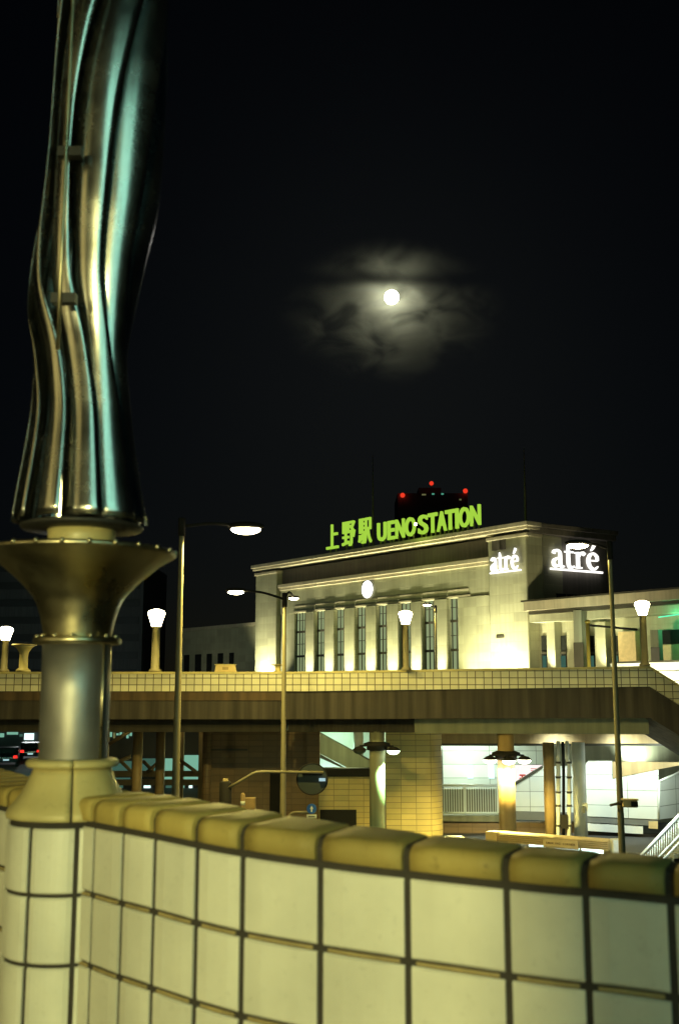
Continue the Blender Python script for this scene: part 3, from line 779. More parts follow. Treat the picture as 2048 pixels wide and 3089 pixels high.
# stair flight running down to the right
A3 = A2+Vector((7.0, .8, 0)); pl3, L3 = seg_plane(A2, A3); nC = pl3.n
drop = 4.3
sheared(par2, A2, A3, 0, -.3, zr_t1, zr_top-.05, zr_t1-drop, zr_top-.05-drop, nC)
sheared(cop, A2, A3, .05, -.36, zr_top-.048, zr_top+.03, zr_top-.048-drop, zr_top+.03-drop, nC)
sheared(fas1, A2, A3, -.10, -3.6, zr_f, zr_t1-.003, zr_f-drop, zr_t1-.003-drop, nC)
par1.build('tiled_parapet', M['ptile'], FB); par2.build('tiled_parapet', M['ptile'], FB)
cop.build('coping', M['bell'], FB); fas1.build('deck_slab', M['concrete'], FB)
lip = MB(); sheared(lip, A0, A1, -.05, -.102, zv(2113, 40), zA_t1-.004, zv(2113, 40), zA_t1-.004, nA); lip.build('drip_edge', M['beam2'], FB)
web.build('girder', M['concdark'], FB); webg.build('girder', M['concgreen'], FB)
rib = MB()
for k in range(26):
    t = k/26; p = A1.lerp(Am, t); rib.box((p.x, p.y+.86, (zw+zA_f)/2), (.05, .06, zA_f-zw-.02))
rib.build('girder_ribs', M['concdark'], FB)

# lamps, pedestals and plate on the far parapet
def cup_lamp(u, vtop, vbot, Y, zbase, w, label):
    p = W(u, vbot, Y)
    t_ = thing('parapet_lamp', label, 'lamp', (p.x, Y, zbase), 0, 'cup shaped lamps on the footbridge parapet')
    z0, z1 = zv(vbot, Y), zv(vtop, Y); h = z1-z0; c = (p.x, Y)
    pr_ = MB(); pr_.lathe(c, [(w*.42, zbase), (w*.42, zbase+.06), (w*.27, zbase+.12), (w*.25, z0-.05), (w*.33, z0-.02), (w*.33, z0)], 20); pr_.build('post', M['pole'], t_)
    g_ = MB(); g_.lathe(c, [(w*.30, z0+.003), (w*.40, z0+h*.3), (w*.52, z0+h*.62), (w*.56, z0+h*.74)], 24); g_.build('lamp_glass', G['cup'], t_)
    k_ = MB(); k_.lathe(c, [(w*.58, z0+h*.745), (w*.50, z0+h*.9), (w*.2, z0+h)], 24); k_.build('cap', G['cup'], t_)
    return t_, Vector((p.x, Y, (z0+z1)/2))
cups = [(472, 1838, 1890, 40.2, zA_top+.03, px(46, 1860, 40), 'cup shaped lamp glowing on the parapet beside the tall left pole', 340),
        (18, 1890, 1932, 40.2, zA_top+.03, px(38, 1900, 40), 'leftmost cup shaped lamp glowing on the footbridge parapet', 90),
        (1223, 1842, 1884, 39.2, zv(2022, 39.2), px(36, 1860, 40), 'cup shaped lamp glowing in front of the station windows', 80),
        (1937, 1812, 1856, 38.5, zr_top+.03, px(38, 1830, 40), 'cup shaped lamp glowing near the right end of the parapet', 80)]
for u, a, b, Y, zb_, w, lab, pw in cups:
    t_, c = cup_lamp(u, a, b, Y, zb_, w, lab)
    lamp('POINT', c+Vector((0, -.5, .15)), pw, SOD, t_, radius=.15)
def pedestal(u, vt, vb, Y, w, label):
    p = W(u, vb, Y); t_ = thing('trumpet_pedestal', label, 'pedestal', (p.x, Y, zA_top+.03), 0, 'flared pedestals on the footbridge parapet')
    z0, z1 = zA_top+.03, zv(vt, Y); h = z1-z0
    MB().lathe((p.x, Y), [(w*.32, z0), (w*.30, z0+h*.08), (w*.19, z0+h*.14), (w*.18, z0+h*.55), (w*.21, z0+h*.72), (w*.34, z0+h*.88), (w*.46, z0+h*.95)], 24).build('stem', M['bell'], t_)
    MB().lathe((p.x, Y), [(w*.46, z0+h*.953), (w*.53, z0+h*.96), (w*.53, z0+h), (w*.4, z0+h)], 24).build('dish', M['bell'], t_)
pedestal(71, 1944, 2026, 40.15, px(70, 1980, 40), 'flared ochre pedestal beside the leftmost glowing cup lamp')
pedestal(838, 2004, 2029, 40.15, px(40, 2010, 40), 'short flared ochre pedestal at the bend of the footbridge parapet')
p0, p1 = W(650, 2028, 40.1), W(712, 2028, 40.1)
pt = thing('notice_plate', 'small ochre notice box standing on the parapet left of the floodlit pier', 'notice box', ((p0.x+p1.x)/2, 40.15, zA_top+.03))
zt_ = zv(2006, 40.1)
MB().prism([(p0.x-.02, 40.02, zA_top+.03), (p1.x+.02, 40.02, zA_top+.03), (p1.x-.03, 40.02, zt_), (p0.x+.03, 40.02, zt_)], (0, .26, 0)).build('box', M['slat'], pt, bevel=.015)
MB().prism([(p0.x-.02, 40.0, zt_+.003), (p1.x, 40.0, zt_+.003), (p1.x, 40.0, zt_+.03), (p0.x-.02, 40.0, zt_+.03)], (0, .3, 0)).build('lid', M['bell'], pt)
q = MB().box(((p0.x+p1.x)/2, 40.012, (zA_top+.03+zt_)/2), (.22, .012, .10)); q.build('mark', M['beam'], pt)

# footbridge columns
def fb_column(u, wpx, Y, v_top, m, label, capped=True):
    p = W(u, 2300, Y); w = px(wpx, 2300, Y)
    t_ = thing('support_column', label, 'column', (p.x, Y, STREET), 0, 'columns under the footbridge')
    z1 = zv(v_top, Y)
    MB().lathe((p.x, Y), [(w/2, STREET), (w/2, z1)], 32).build('shaft', m, t_)
    MB().lathe((p.x, Y), [(w/2+.04, STREET), (w/2+.05, STREET+.25), (w/2+.003, STREET+.3)], 32).build('foot', M['concdark'], t_)
    return t_, Vector((p.x, Y, 0)), w
def disc_lamps(t_, c, w, v, angs_, lit, Y, g):
    """ring collar with dish lamps on short arms round a column"""
    z = zv(v, Y)
    MB().lathe(c, [(w/2+.003, z-.02), (w/2+.10, z), (w/2+.10, z+.12), (w/2+.22, z+.16), (w/2+.20, z+.24), (w/2+.003, z+.30)], 28).build('lamp_collar', M['poledark'], t_)
    for a in angs_:
        d = Vector((math.cos(a), math.sin(a), 0)); q = c+d*(w/2+.36)+Vector((0, 0, z))
        sh = MB(); sh.tube([c+d*(w/2+.05)+Vector((0, 0, z+.16)), q+Vector((0, 0, .14))], .035, 8)
        sh.lathe(q, [(.05, z+.13), (.15, z+.10), (.25, z+.02), (.26, z-.01)], 24)
        so_ = sh.build('dish_lamp', M['poledark'], t_)
        gg = MB(); gg.lathe(q, [(.24, z-.015), (.22, z-.07), (.15, z-.13), (.05, z-.155)], 24); go = gg.build('lamp_glass', g if a in lit else M['signback'], t_); go.parent = so_
        if a in lit: lamp('SPOT', q+Vector((0, 0, -.22)), lit[a], (.45, 1, .36) if g is G['disc'] else SOD, t_, aim=(q+Vector((0, 0, -5)) if g is not G['disc'] else q-d*.55+Vector((0, 0, -2.6))), radius=.12, cone=165 if g is not G['disc'] else 80, blend=.6)
t_, c, w = fb_column(1137, 46, 40.8, 2206, M['concgreen'], 'dark column with green lit dish lamp in front of the yellow tile wall')
disc_lamps(t_, c, w, 2262, [R(180), R(-22), R(90)], {R(-22): 5200}, 40.8, G['disc'])
t_, c, w = fb_column(1526, 50, 40.2, 2204, M['bronze'], 'column glowing white under its bright ring of dish lamps')
disc_lamps(t_, c, w, 2290, [R(200), R(-20), R(-90)], {R(200): 1300, R(-20): 1300, R(-90): 1700}, 40.2, G['hotdisc'])
fb_column(1654, 34, 43.0, 2240, M['bronze'], 'slim orange column left of the white drain pipes')
fb_column(1744, 40, 43.6, 2240, M['whitep'], 'stout grey green column right of the white drain pipes')
fb_column(415, 30, 44.5, 2206, M['bronze'], 'brown column under the bridge right of the steel lamp column')
fb_column(484, 28, 47.0, 2206, M['bronze'], 'brown column under the bridge just left of the tall lamp pole')
fb_column(624, 26, 46.0, 2206, M['btile'], 'dim column at the left end of the dark tile wall')

# ------------------------------------------------------------------ street lamps on tall poles
def head(mb_h, mb_g, p, w, dirv):
    n = 20; d = dirv.normalized()
    mb_h.ball(p+Vector((0, 0, .02)), w*.56, w*.40, w*.13, 20, 10)
    mb_g.ball(p-Vector((0, 0, w*.07)), w*.45, w*.32, w*.15, 20, 10)
def street_lamp(u, v_top, Y, wpx, heads, label, power, darktop=True, vref=2000):
    p = W(u, v_top, Y); c = Vector((p.x, Y, 0)); r = px(wpx, 2000, Y)/2
    t_ = thing('street_lamp', label, 'street lamp', (p.x, Y, STREET), 0, 'tall sodium street lamps')
    zt_ = p.z
    MB().lathe(c, [(r*1.6, STREET), (r*1.6, STREET+.9), (r*1.15, STREET+1.0), (r*.62, zt_-.5), (r*.6, zt_-.42)], 20).build('pole', M['pole'], t_)
    MB().lathe(c, [(r*.95, zt_-.42), (r*.95, zt_-.02), (r*.6, zt_)], 16).build('pole_cap', M['poledark'], t_)
    for hu, hv, hY, hw in heads:
        h = W(hu, hv, hY); w = px(hw, hv, hY); top_ = Vector((c.x, c.y, zt_-.2))
        d = h-top_; mid = top_+d*.45+Vector((0, 0, .10*d.length*.5))
        ends = h-d.normalized()*w*.4+Vector((0, 0, .04))
        a_ = MB(); a_.tube(smooth_path([top_, mid, ends], 8), r*.42, 10); ao = a_.build('arm', M['poledark'], t_)
        hm, gm = MB(), MB(); head(hm, gm, h, w, d)
        ho = hm.build('lamp_head', M['poledark'], t_); go = gm.build('lamp_glass', G['bulb'], t_); go.parent = ho
        lamp('SPOT', h-Vector((0, 0, w*.25+.06)), power, SOD, t_, aim=h-Vector((0, 0, 5)), radius=.08, cone=168, blend=.12)
    return t_
street_lamp(550, 1562, 24, 24, [(742, 1590, 24.5, 100)], 'tall single arm street lamp left of the station, its head glowing in the night sky', 2600)
street_lamp(859, 1788, 32, 17, [(712, 1782, 31, 54), (886, 1803, 36, 32)], 'two armed street lamp in front of the left station pier', 850)
sl3 = street_lamp(1837, 1632, 24, 19, [(1742, 1640, 25, 70)], 'street lamp with its glowing head over the larger word sign', 650)
street_lamp(1313, 1826, 62, 9, [(1288, 1823, 62, 28)], 'far street lamp on a yellow lit pole before the station windows', 900)
# box camera on the right-hand pole
pc0 = W(1840, 2429, 24); pc1 = W(1880, 2424, 23.6); pc2 = W(1918, 2424, 23.4)
cmq = thing('surveillance_camera', 'ochre box camera on a short arm from the right street lamp pole', 'camera', pc0)
MB().tube([pc0, pc0.lerp(pc1, .6)+Vector((0, 0, .02)), pc1], .028, 8).build('arm', M['poledark'], cmq)
cc = (pc1+pc2)/2; MB().box(cc, (.30, .17, .15), R(-12)).build('housing', M['slat'], cmq, bevel=.012)
MB().box(cc+Vector((-.01, -.02, .085)), (.36, .22, .02), R(-12)).build('hood', M['slat'], cmq)
MB().box(cc+Vector((.07, -.10, 0)), (.14, .03, .11), R(-12)).build('lens_window', M['poledark'], cmq)
# yellow post by the wing
pp = W(1771, 1880, 60)
yp = thing('yellow_post', 'slim yellow post standing before the pale wing doorways', 'post', (pp.x, 60, STREET))
MB().lathe((pp.x, 60), [(.11, STREET), (.10, pp.z)], 14).build('post', M['yellowpole'], yp)
MB().lathe((pp.x, 60), [(.15, pp.z+.003), (.15, pp.z+.12), (.05, pp.z+.2)], 14).build('cap', M['yellowpole'], yp)
MB().tube([(pp.x, 60, pp.z-.1), W(1920, 1899, 61)], .06, 8).build('stay', M['poledark'], yp)

# ------------------------------------------------------------------ under the bridge: walls
def flat_wall(name, label, u0, u1, v0, v1, Y, m, depth=.5, partname='tile_facing', cat='wall'):
    x0, x1 = W(u0, 2300, Y).x, W(u1, 2300, Y).x
    t_ = thing(name, label, cat, (x0, Y, STREET))
    z1 = zv(v0, Y); z0 = STREET if v1 is None else zv(v1, Y)
    MB().box(((x0+x1)/2, Y+depth/2, (z0+z1)/2), (x1-x0, depth, z1-z0)).build(partname, m, t_)
    return t_, x0, x1, z0, z1
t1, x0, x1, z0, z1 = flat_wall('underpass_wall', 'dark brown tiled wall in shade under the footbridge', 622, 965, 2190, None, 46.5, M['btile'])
q = MB(); xa, xb = W(815, 2300, 46.4).x, W(858, 2300, 46.4).x; q.box(((xa+xb)/2, 46.44, (STREET+zv(2330, 46.4))/2), (xb-xa, .10, zv(2330, 46.4)-STREET)); q.build('service_door', M['poledark'], t1)
q = MB(); q.box((W(690, 2240, 46.4).x, 46.42, zv(2262, 46.4)), (1.6, .12, .06)); q.build('ledge', M['mull'], t1)
t2, x0, x1, z0, z1 = flat_wall('low_tile_wall', 'low yellow brown tiled wall with dark opening behind the blue sign', 962, 1118, 2342, None, 44.6, M['wtile'])
q = MB(); q.box(((x0+x1)/2, 44.8, z1+.16), (x1-x0+.1, .7, .32)); q.build('dark_capping', M['poledark'], t2)
xa, xb = W(927, 2450, 44.5).x, W(1075, 2450, 44.5).x
q = MB(); q.box(((x0+.05+xb)/2, 44.58, zv(2474, 44.5)), (xb-x0-.05, .06, zv(2442, 44.5)-zv(2504, 44.5))); q.build('dark_opening', M['poledark'], t2)
# rounded tiled core
x0, x1 = W(1163, 2300, 44).x, W(1338, 2300, 44).x
t3 = thing('rounded_tile_wall', 'yellow lit tiled wall with rounded right corner under the footbridge', 'wall', (x0, 44, STREET))
pts = [(x0, 44.0)]+[(x1-.8+.8*math.sin(a), 44.8-.8*math.cos(a)) for a in [R(6*i) for i in range(16)]]+[(x1, 52), (x0, 52)]
MB().prism([(x, y, STREET) for x, y in pts], (0, 0, zv(2200, 44)-STREET)).build('tile_facing', M['wtile'], t3)
# stair flank seen between the walls
sf = thing('stair_flank', 'sloping olive stair flank rising left behind the low tile wall', 'stairs', W(1030, 2300, 50))
def poly(name, m, pts, Y, par, depth=.35):
    return MB().prism([W(u, v, Y) for u, v in pts], (0, depth, 0)).build(name, m, par)
poly('flank', M['concgreen'], [(955, 2208), (985, 2222), (1122, 2300), (1122, 2345), (1060, 2322), (955, 2268)], 49, sf)
poly('handrail', M['mull'], [(955, 2203), (1122, 2294), (1122, 2299), (985, 2221), (955, 2207)], 48.9, sf, .1)
poly('lower_edge', M['mull'], [(955, 2269), (1050, 2321), (1062, 2330), (955, 2282)], 48.95, sf, .1)
t4, *_ = flat_wall('back_wall', 'greenish lit wall behind the stair flank under the bridge', 940, 1170, 2190, None, 56, M['whitep'], partname='plaster')
fb_column(1081, 30, 53.0, 2196, M['whitep'], 'teal lit round column behind the stair flank')
lamp('POINT', W(1040, 2240, 46.8), 160, (.9, 1, .45), sf, radius=.4)  # added fill without a fixture, brightens the front of the stair flank
lamp('POINT', W(1010, 2230, 54), 160, (.5, 1, .6), t4, radius=.4)
lamp('POINT', W(990, 2345, 54.5), 90, (.7, 1, .9), t4, radius=.2)

# ------------------------------------------------------------------ under the bridge, right: white lit stair hall
t5, *_ = flat_wall('panel_wall', 'white lit panelled back wall behind the balustrade', 1335, 1660, 2205, 2600, 52, M['white'], partname='panel_facing')
lamp('POINT', W(1420, 2240, 49.5), 640, (.80, 1, .80), t5, radius=.5)
tb = MB(); tb.box(W(1425, 2226, 50.0), (3.0, .16, .10)); tb.build('tube_light', G['tube'], t5)
for u in (1418, 1482):
    q = MB(); q.box(W(u, 2328, 51.96), (.26, .06, .62)); q.build('lit_notice', G['whitewin'], t5)
xa, xb = W(1310, 2400, 47).x, W(1500, 2400, 47).x
lg = thing('balustrade', 'white barred balustrade on a ledge right of the yellow tile wall', 'balustrade', (xa, 47, zv(2460, 47)))
zb0, zb1 = zv(2452, 47), zv(2369, 47)
q = MB(); q.box(((xa+xb)/2, 47.5, zv(2470, 47)), (xb-xa+.4, 1.4, .30)); q.build('ledge', M['concgreen'], lg)
q = MB(); q.tube([(xa, 47, zb1), (xb, 47, zb1)], .05, 8); q.tube([(xa, 47, zb0), (xb, 47, zb0)], .04, 8); q.build('rails', M['rail'], lg)
q = MB(); 
for x in (xa, xa+1.28, xb): q.box((x, 47, (zb0+zb1)/2), (.09, .09, zb1-zb0))
q.build('posts', M['rail'], lg)
q = MB(); n = 26
for i in range(n+1): x = xa+(xb-xa)*i/n; q.box((x, 47, (zb0+zb1)/2), (.03, .03, zb1-zb0))
q.build('bars', M['rail'], lg)
bw_ = MB(); bw_.box(((xa+xb)/2+.3, 49.6, (zv(2380, 49.6)+zv(2470, 49.6))/2), (xb-xa+1.2, .3, zv(2380, 49.6)-zv(2470, 49.6))); bw_.build('landing_wall', M['concgreen'], lg)
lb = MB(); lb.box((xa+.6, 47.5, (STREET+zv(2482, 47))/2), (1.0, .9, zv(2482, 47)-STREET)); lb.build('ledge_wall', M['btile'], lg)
lb = MB(); lb.box(((xa+1.2+xb)/2, 48.1, (STREET+zv(2482, 47))/2), (xb-xa-1.0, .4, zv(2482, 47)-STREET-.01)); lb.build('ledge_wall', M['wtile'], lg)
# stair flank with white panels, grey skirting
s2t = thing('panelled_stair', 'white panelled stair flank with dark sloping rail behind the orange column', 'stairs', W(1600, 2480, 46.5))
poly('panel_flank', M['white'], [(1545, 2372), (1645, 2312), (1760, 2312), (1760, 2452), (1545, 2446)], 46.5, s2t)
poly('sloping_rail', M['mull'], [(1540, 2368), (1645, 2304), (1645, 2312), (1540, 2378)], 46.4, s2t, .15)
poly('skirting', M['greyband'], [(1545, 2447), (1760, 2453), (1760, 2478), (1545, 2472)], 46.45, s2t)
poly('lower_wall', M['btile'], [(1330, 2478), (1760, 2482), (1760, 2600), (1330, 2600)], 46.8, s2t)
pl_ = thing('lit_notice_board', 'white lit notice board with red marks above the sloping stair rail', 'notice board', W(1575, 2335, 47.4))
poly('board', G['plate'], [(1548, 2308), (1642, 2308), (1642, 2316), (1548, 2368)], 47.4, pl_, .08)
for a, b, c_, d_ in ((1566, 2336, 1584, 2341), (1566, 2346, 1580, 2350), (1572, 2341, 1577, 2358), (1600, 2318, 1622, 2320), (1600, 2324, 1616, 2326), (1600, 2330, 1612, 2332)):
    poly('mark', M['redpaint'], [(a, b), (c_, b), (c_, d_), (a, d_)], 47.37, pl_, .02)
# drain pipes
for u0, u1, us, w_, lab in ((1683, 1683, 1683, 12, 'straight white drain pipe beside the orange column'), (1709, 1709, 1716, 12, 'white drain pipe with a jog near its top')):
    pt_ = thing('drain_pipe', lab, 'pipe', (W(us, 2500, 42.6).x, 42.6, STREET), 0, 'white drain pipes under the footbridge')
    r_ = px(w_, 2300, 42.6)/2
    MB().tube([W(us, 2700, 42.6), W(us, 2304, 42.6), W(u1, 2288, 42.6), W(u0, 2236, 42.6)], r_, 12).build('pipe', M['whitep'], pt_)
    q = MB()
    for v in (2300, 2345, 2390, 2430, 2490): c_ = W(us, v, 42.6); q.lathe(c_, [(r_+.003, c_.z-.04), (r_+.03, c_.z-.03), (r_+.03, c_.z+.03), (r_+.003, c_.z+.04)], 14)
    q.build('pipe_clips', M['mull'], pt_)
dk = thing('dark_duct', 'thin dark conduit running between the white drain pipes', 'conduit', (W(1698, 2500, 42.9).x, 42.9, STREET))
MB().tube([W(1699, 2700, 42.9), W(1699, 2310, 42.9), W(1696, 2238, 42.9)], .06, 8).build('duct', M['poledark'], dk)
MB().box(W(1700, 2478, 42.6), (.28, .2, .5)).build('junction_box', M['poledark'], dk)
jb = thing('meter_box', 'small pale box fixed to the side of the grey green column', 'box', W(1762, 2434, 43.3))
MB().box(W(1764, 2434, 43.2), (.16, .2, .30)).build('case', M['whitep'], jb, bevel=.015)
MB().box(W(1760, 2442, 43.05), (.10, .06, .26)).build('door', M['greyband'], jb)
# crossbeam and ceiling hall
cb = thing('crossbeam', 'ochre crossbeam under the right half of the footbridge', 'beam', W(1800, 2240, 45))
x0, x1 = W(1330, 2220, 45).x, W(2180, 2220, 45).x
MB().box(((x0+x1)/2, 45.4, (zv(2206, 45)+zv(2243, 45))/2), (x1-x0, .8, zv(2206, 45)-zv(2243, 45))).build('beam_face', M['beam'], cb)
MB().box(((x0+x1)/2, 45.5, zv(2247, 45)), (x1-x0, .6, .10)).build('dark_strip', M['mull'], cb)  # solid dark strip along the bottom of the beam
hw, *_ = flat_wall('hall_wall', 'olive lit rear wall above the white panelled block', 1660, 2160, 2250, 2600, 50.5, M['concgreen'], partname='plaster')
lamp('SPOT', W(1915, 2302, 49.75), 900, (.85, 1, .8), hw, aim=W(1915, 2250, 50.5), radius=.15, cone=125, blend=.8)
fx = MB(); fx.box(W(1915, 2306, 49.7), (2.2, .2, .08)); fx.build('uplight', M['whitep'], hw)
blk = thing('panelled_block', 'white panelled stair block with rounded left corner at the right under the bridge', 'stair block', W(1900, 2480, 45.5))
c0, c1 = W(1765, 2296, 46.2), W(1985, 2296, 45.4)
BP = Plane((c0.x, c0.y), (c1.x-c0.x, c1.y-c0.y), (c1.y-c0.y, -(c1.x-c0.x)))
def bp(u, v, off=0): s, z = BP.hit(u, v, off); return BP.p(s, off, z)
def bpoly(name, m, pts, off, depth, par=blk): return MB().prism([bp(u, v, off) for u, v in pts], -BP.n*depth).build(name, m, par)
bpoly('panel_face', M['white'], [(1772, 2296), (1845, 2297), (1846, 2350), (1985, 2322), (1985, 2472), (1765, 2462), (1765, 2305)], 0, .5)
bpoly('brown_wedge', M['beam'], [(1846, 2298), (2060, 2300), (2060, 2306), (1848, 2348)], .02, .3)
bpoly('grey_band', M['greyband'], [(1765, 2463.5), (1984, 2473.5), (1984, 2492), (1765, 2480)], -.03, .4)
bpoly('lower_panel', M['whitep'], [(1765, 2484), (1938, 2494), (1938, 2516), (1765, 2506)], .03, .3)
bpoly('corner_trim', M['slat'], [(1955, 2478), (1983, 2478), (1983, 2501), (1955, 2499)], .05, .06)
bpoly('dark_base', M['poledark'], [(1765, 2508), (1990, 2518), (1990, 2620), (1765, 2620)], -.1, .4)
e0 = bp(1986, 2340); e1 = W(2075, 2325, 47.5)
rf = MB(); rf.prism([bp(1986, 2356), W(2090, 2312, 47.5), W(2090, 2460, 47.5), bp(1986, 2472)], (.1, .3, 0)); rf.build('side_face', M['white'], blk)
ed = MB(); ed.tube([bp(1986, 2357, .03), W(2090, 2311, 47.4)], .05, 8); ed.tube([bp(1986, 2357, .03), bp(1986, 2472, .03)], .05, 8); ed.build('edge_trim', M['rail'], blk)
lamp('SPOT', W(1880, 2215, 43.9), 760, (.86, 1, .86), blk, aim=W(1890, 2400, 45.8), radius=.4, cone=110, blend=.9)
lamp('SPOT', W(1690, 2214, 44.0), 560, (.86, 1, .86), s2t, aim=W(1660, 2400, 46.4), radius=.4, cone=100, blend=.9)
lamp('POINT', W(2075, 2275, 43.5), 320, (.86, 1, .84), blk, radius=.3)  # extra fill with no fixture, lifts the dark side face
# stair railing at the right edge
sr = thing('stair_railing', 'white barred stair railing climbing to the right edge above the coping', 'railing', W(1990, 2560, 30))
def rl(u, v, Y=30): return W(u, v, Y)
q = MB(); q.tube([rl(1915, 2600), rl(2100, 2402)], .045, 10); q.build('handrail', M['rail'], sr)
q = MB(); q.tube([rl(1960, 2612), rl(2110, 2455)], .03, 8); q.tube([rl(1975, 2618), rl(2110, 2475)], .03, 8); q.build('lower_rail', M['rail'], sr)
q = MB()
for i in range(26):
    t = i/25; q.tube([rl(1925+t*175, 2590-t*187), rl(1925+t*175, 2660-t*187)], .011, 6)
q.build('bars', M['rail'], sr)
st = thing('stair_flight', 'pale lit steps behind the railing at the right edge', 'stairs', W(2040, 2600, 31))
q = MB()
for i in range(12):
    c_ = W(1985+i*14, 2625-i*13, 31); q.box(c_+Vector((.8, .8, -.6)), (1.9, 2.0, 1.2))
q.build('steps', M['concgreen'], st)
lamp('SPOT', W(1960, 2380, 29), 420, (.80, 1, .95), st, aim=W(2030, 2590, 31), radius=.2, cone=110, blend=.8)

# shelter with slatted fascia
a0, a1 = W(1467, 2530, 36.3), W(1832, 2550, 34.2)
SH = Plane((a0.x, a0.y), (a1.x-a0.x, a1.y-a0.y), ((a1.y-a0.y), -(a1.x-a0.x)))
sh = thing('smoking_shelter', 'slatted ochre shelter roof with name board beside the glowing column', 'shelter', (a0.x, a0.y, STREET), math.atan2(SH.a.y, SH.a.x))
sA, sB = 0.0, SH.s(1832, 2550)
zt_, zbm = SH.z(1650, 2524), SH.z(1650, 2553)
q = MB(); q.pbox(SH, sA, sB, -.05, -.6, zbm+.02, zt_); q.build('roof', M['slat'], sh)
q = MB(); h_ = (zt_-zbm)/5
for k in range(5): q.pbox(SH, sA+.4, sB, .03, -.045, zbm+h_*k+.02, zbm+h_*(k+1)-.015)
q.build('slats', M['slat'], sh)
q = MB(); q.pbox(SH, sA-.02, sA+.39, .05, -.3, zbm-.02, zt_+.03); q.build('end_block', M['slat'], sh, bevel=.02)
b0_, b1_ = SH.s(1641, 2545), SH.s(1745, 2545)
q = MB(); q.pbox(SH, b0_, b1_, .09, .035, zbm-.02, zt_-.05); bo = q.build('name_board', M['slat'], sh)
gw, gf = [], []
txt = 'SMOKING CORNER'; x_ = b0_+.08; cw_ = (b1_-b0_-.16)/len(txt); zm0, zm1 = zbm+.09, zt_-.14
for ch in txt:
    if ch != ' ':
        vs, fs = glyph(ch, .01); xa_, xb_ = min(v.x for v in vs), max(v.x for v in vs); ya_, yb_ = min(v.y for v in vs), max(v.y for v in vs); e = max(abs(v.z) for v in vs)
        wch = cw_*.78 if ch != 'I' else cw_*.2
        tx = MB().add([SH.p(x_+(cw_-wch)/2+wch*(v.x-xa_)/max(xb_-xa_, .01), .096+.004*v.z/e, zm0+(zm1-zm0)*(v.y-ya_)/(yb_-ya_)) for v in vs], fs)
        to = tx.build('letter', M['dots'], sh); to.parent = bo
    x_ += cw_
for ua, ub in ((1577, 1642), (1655, 1722), (1736, 1806)):
    q = MB(); q.pbox(SH, SH.s(ua, 2560), SH.s(ub, 2560), -.5, -.75, zbm-.16, zbm-.03); q.build('tube_light', G['tube'], sh)
q = MB()
for s_ in (.25, sB*.5, sB-.15):
    q.pbox(SH, s_-.06, s_+.06, -.2, -.32, STREET, zbm); q.pbox(SH, s_-.06, s_+.06, -.45, -.57, STREET, zbm)
q.build('posts', M['slat'], sh)
lamp('POINT', SH.p(sB*.6, -.9, zbm-.5), 60, TEAL, sh, radius=.5)
cab = thing('white_cabinet', 'white upright cabinet standing at the right end of the slatted shelter', 'cabinet', W(1866, 2560, 34))
c_ = W(1866, 2534, 34); MB().box((c_.x, 34.2, (STREET+c_.z)/2), (.37, .4, c_.z-STREET)).build('body', M['whitep'], cab, bevel=.02)
MB().box((c_.x, 33.99, (STREET+c_.z)/2), (.31, .02, c_.z-STREET-.2)).build('door', M['whitep'], cab)
lamp('SPOT', W(1866, 2440, 32.5), 40, (.8, 1, .95), cab, aim=W(1866, 2560, 34), cone=70)
bx = thing('kiosk_roof', 'small pale kiosk roof low down left of the slatted shelter', 'kiosk', W(1375, 2525, 40))
MB().box(W(1372, 2528, 40)-Vector((0, -.3, .35)), (.66, .8, .7)).build('roof', M['whitep'], bx, bevel=.02)
MB().box(W(1425, 2540, 40)-Vector((0, -.3, .55)), (.62, .6, .9)).build('counter', M['rail'], bx)
lamp('SPOT', W(1400, 2470, 38.5), 70, TEAL, bx, aim=W(1400, 2540, 40.2), cone=80)

# ------------------------------------------------------------------ road signs
sg = thing('overhead_road_sign', 'round road sign seen from behind, hung from a bent arm on a black post', 'road sign', (W(681, 2500, 28).x, 28, STREET))
pq = W(681, 2362, 28)
MB().lathe(pq, [(.16, STREET), (.155, pq.z), (.10, pq.z+.05)], 18).build('post', M['poledark'], sg)
MB().box(pq+Vector((0, 0, .08)), (.12, .12, .06)).build('post_cap', M['slat'], sg)
MB().tube([W(684, 2379, 27.9), W(724, 2357, 27.9), W(762, 2334, 27.9), W(772, 2330, 27.9), W(790, 2328, 27.9), W(976, 2330, 27.9)], .036, 12).build('arm', M['pole'], sg)
dc = W(942, 2350, 28.02); r_ = px(46, 2350, 28)
MB().prism([dc+Vector((r_*math.cos(t), 0, r_*math.sin(t))) for t in [2*math.pi*i/40 for i in range(40)]], (0, .03, 0)).build('sign_disc', M['signback'], sg)
MB().tube([dc+Vector((r_*math.cos(t), 0.0, r_*math.sin(t))) for t in [2*math.pi*i/40 for i in range(41)]], .016, 6, cap=False).build('disc_rim', M['poledark'], sg)
MB().box(dc+Vector((0, -.05, .12)), (.5, .05, .05)).build('clamp', M['poledark'], sg)
MB().box(W(972, 2352, 27.95), (.16, .08, .07)).build('sign_lamp', G['eave'], sg)
bs = thing('blue_road_sign', 'small round blue road sign with white plate on a curved arm', 'road sign', (W(868, 2480, 39).x, 39, STREET))
MB().tube([(W(868, 2480, 39).x, 39, STREET), W(868, 2475, 39), W(872, 2462, 39), W(880, 2453, 39), W(892, 2450, 39), W(940, 2450, 39)], .045, 10).build('arm', M['pole'], bs)
dc = W(940, 2440, 38.9); r_ = px(15, 2440, 38.9)
MB().prism([dc+Vector((r_*math.cos(t), 0, r_*math.sin(t))) for t in [2*math.pi*i/32 for i in range(32)]], (0, .03, 0)).build('sign_disc', M['blue'], bs)
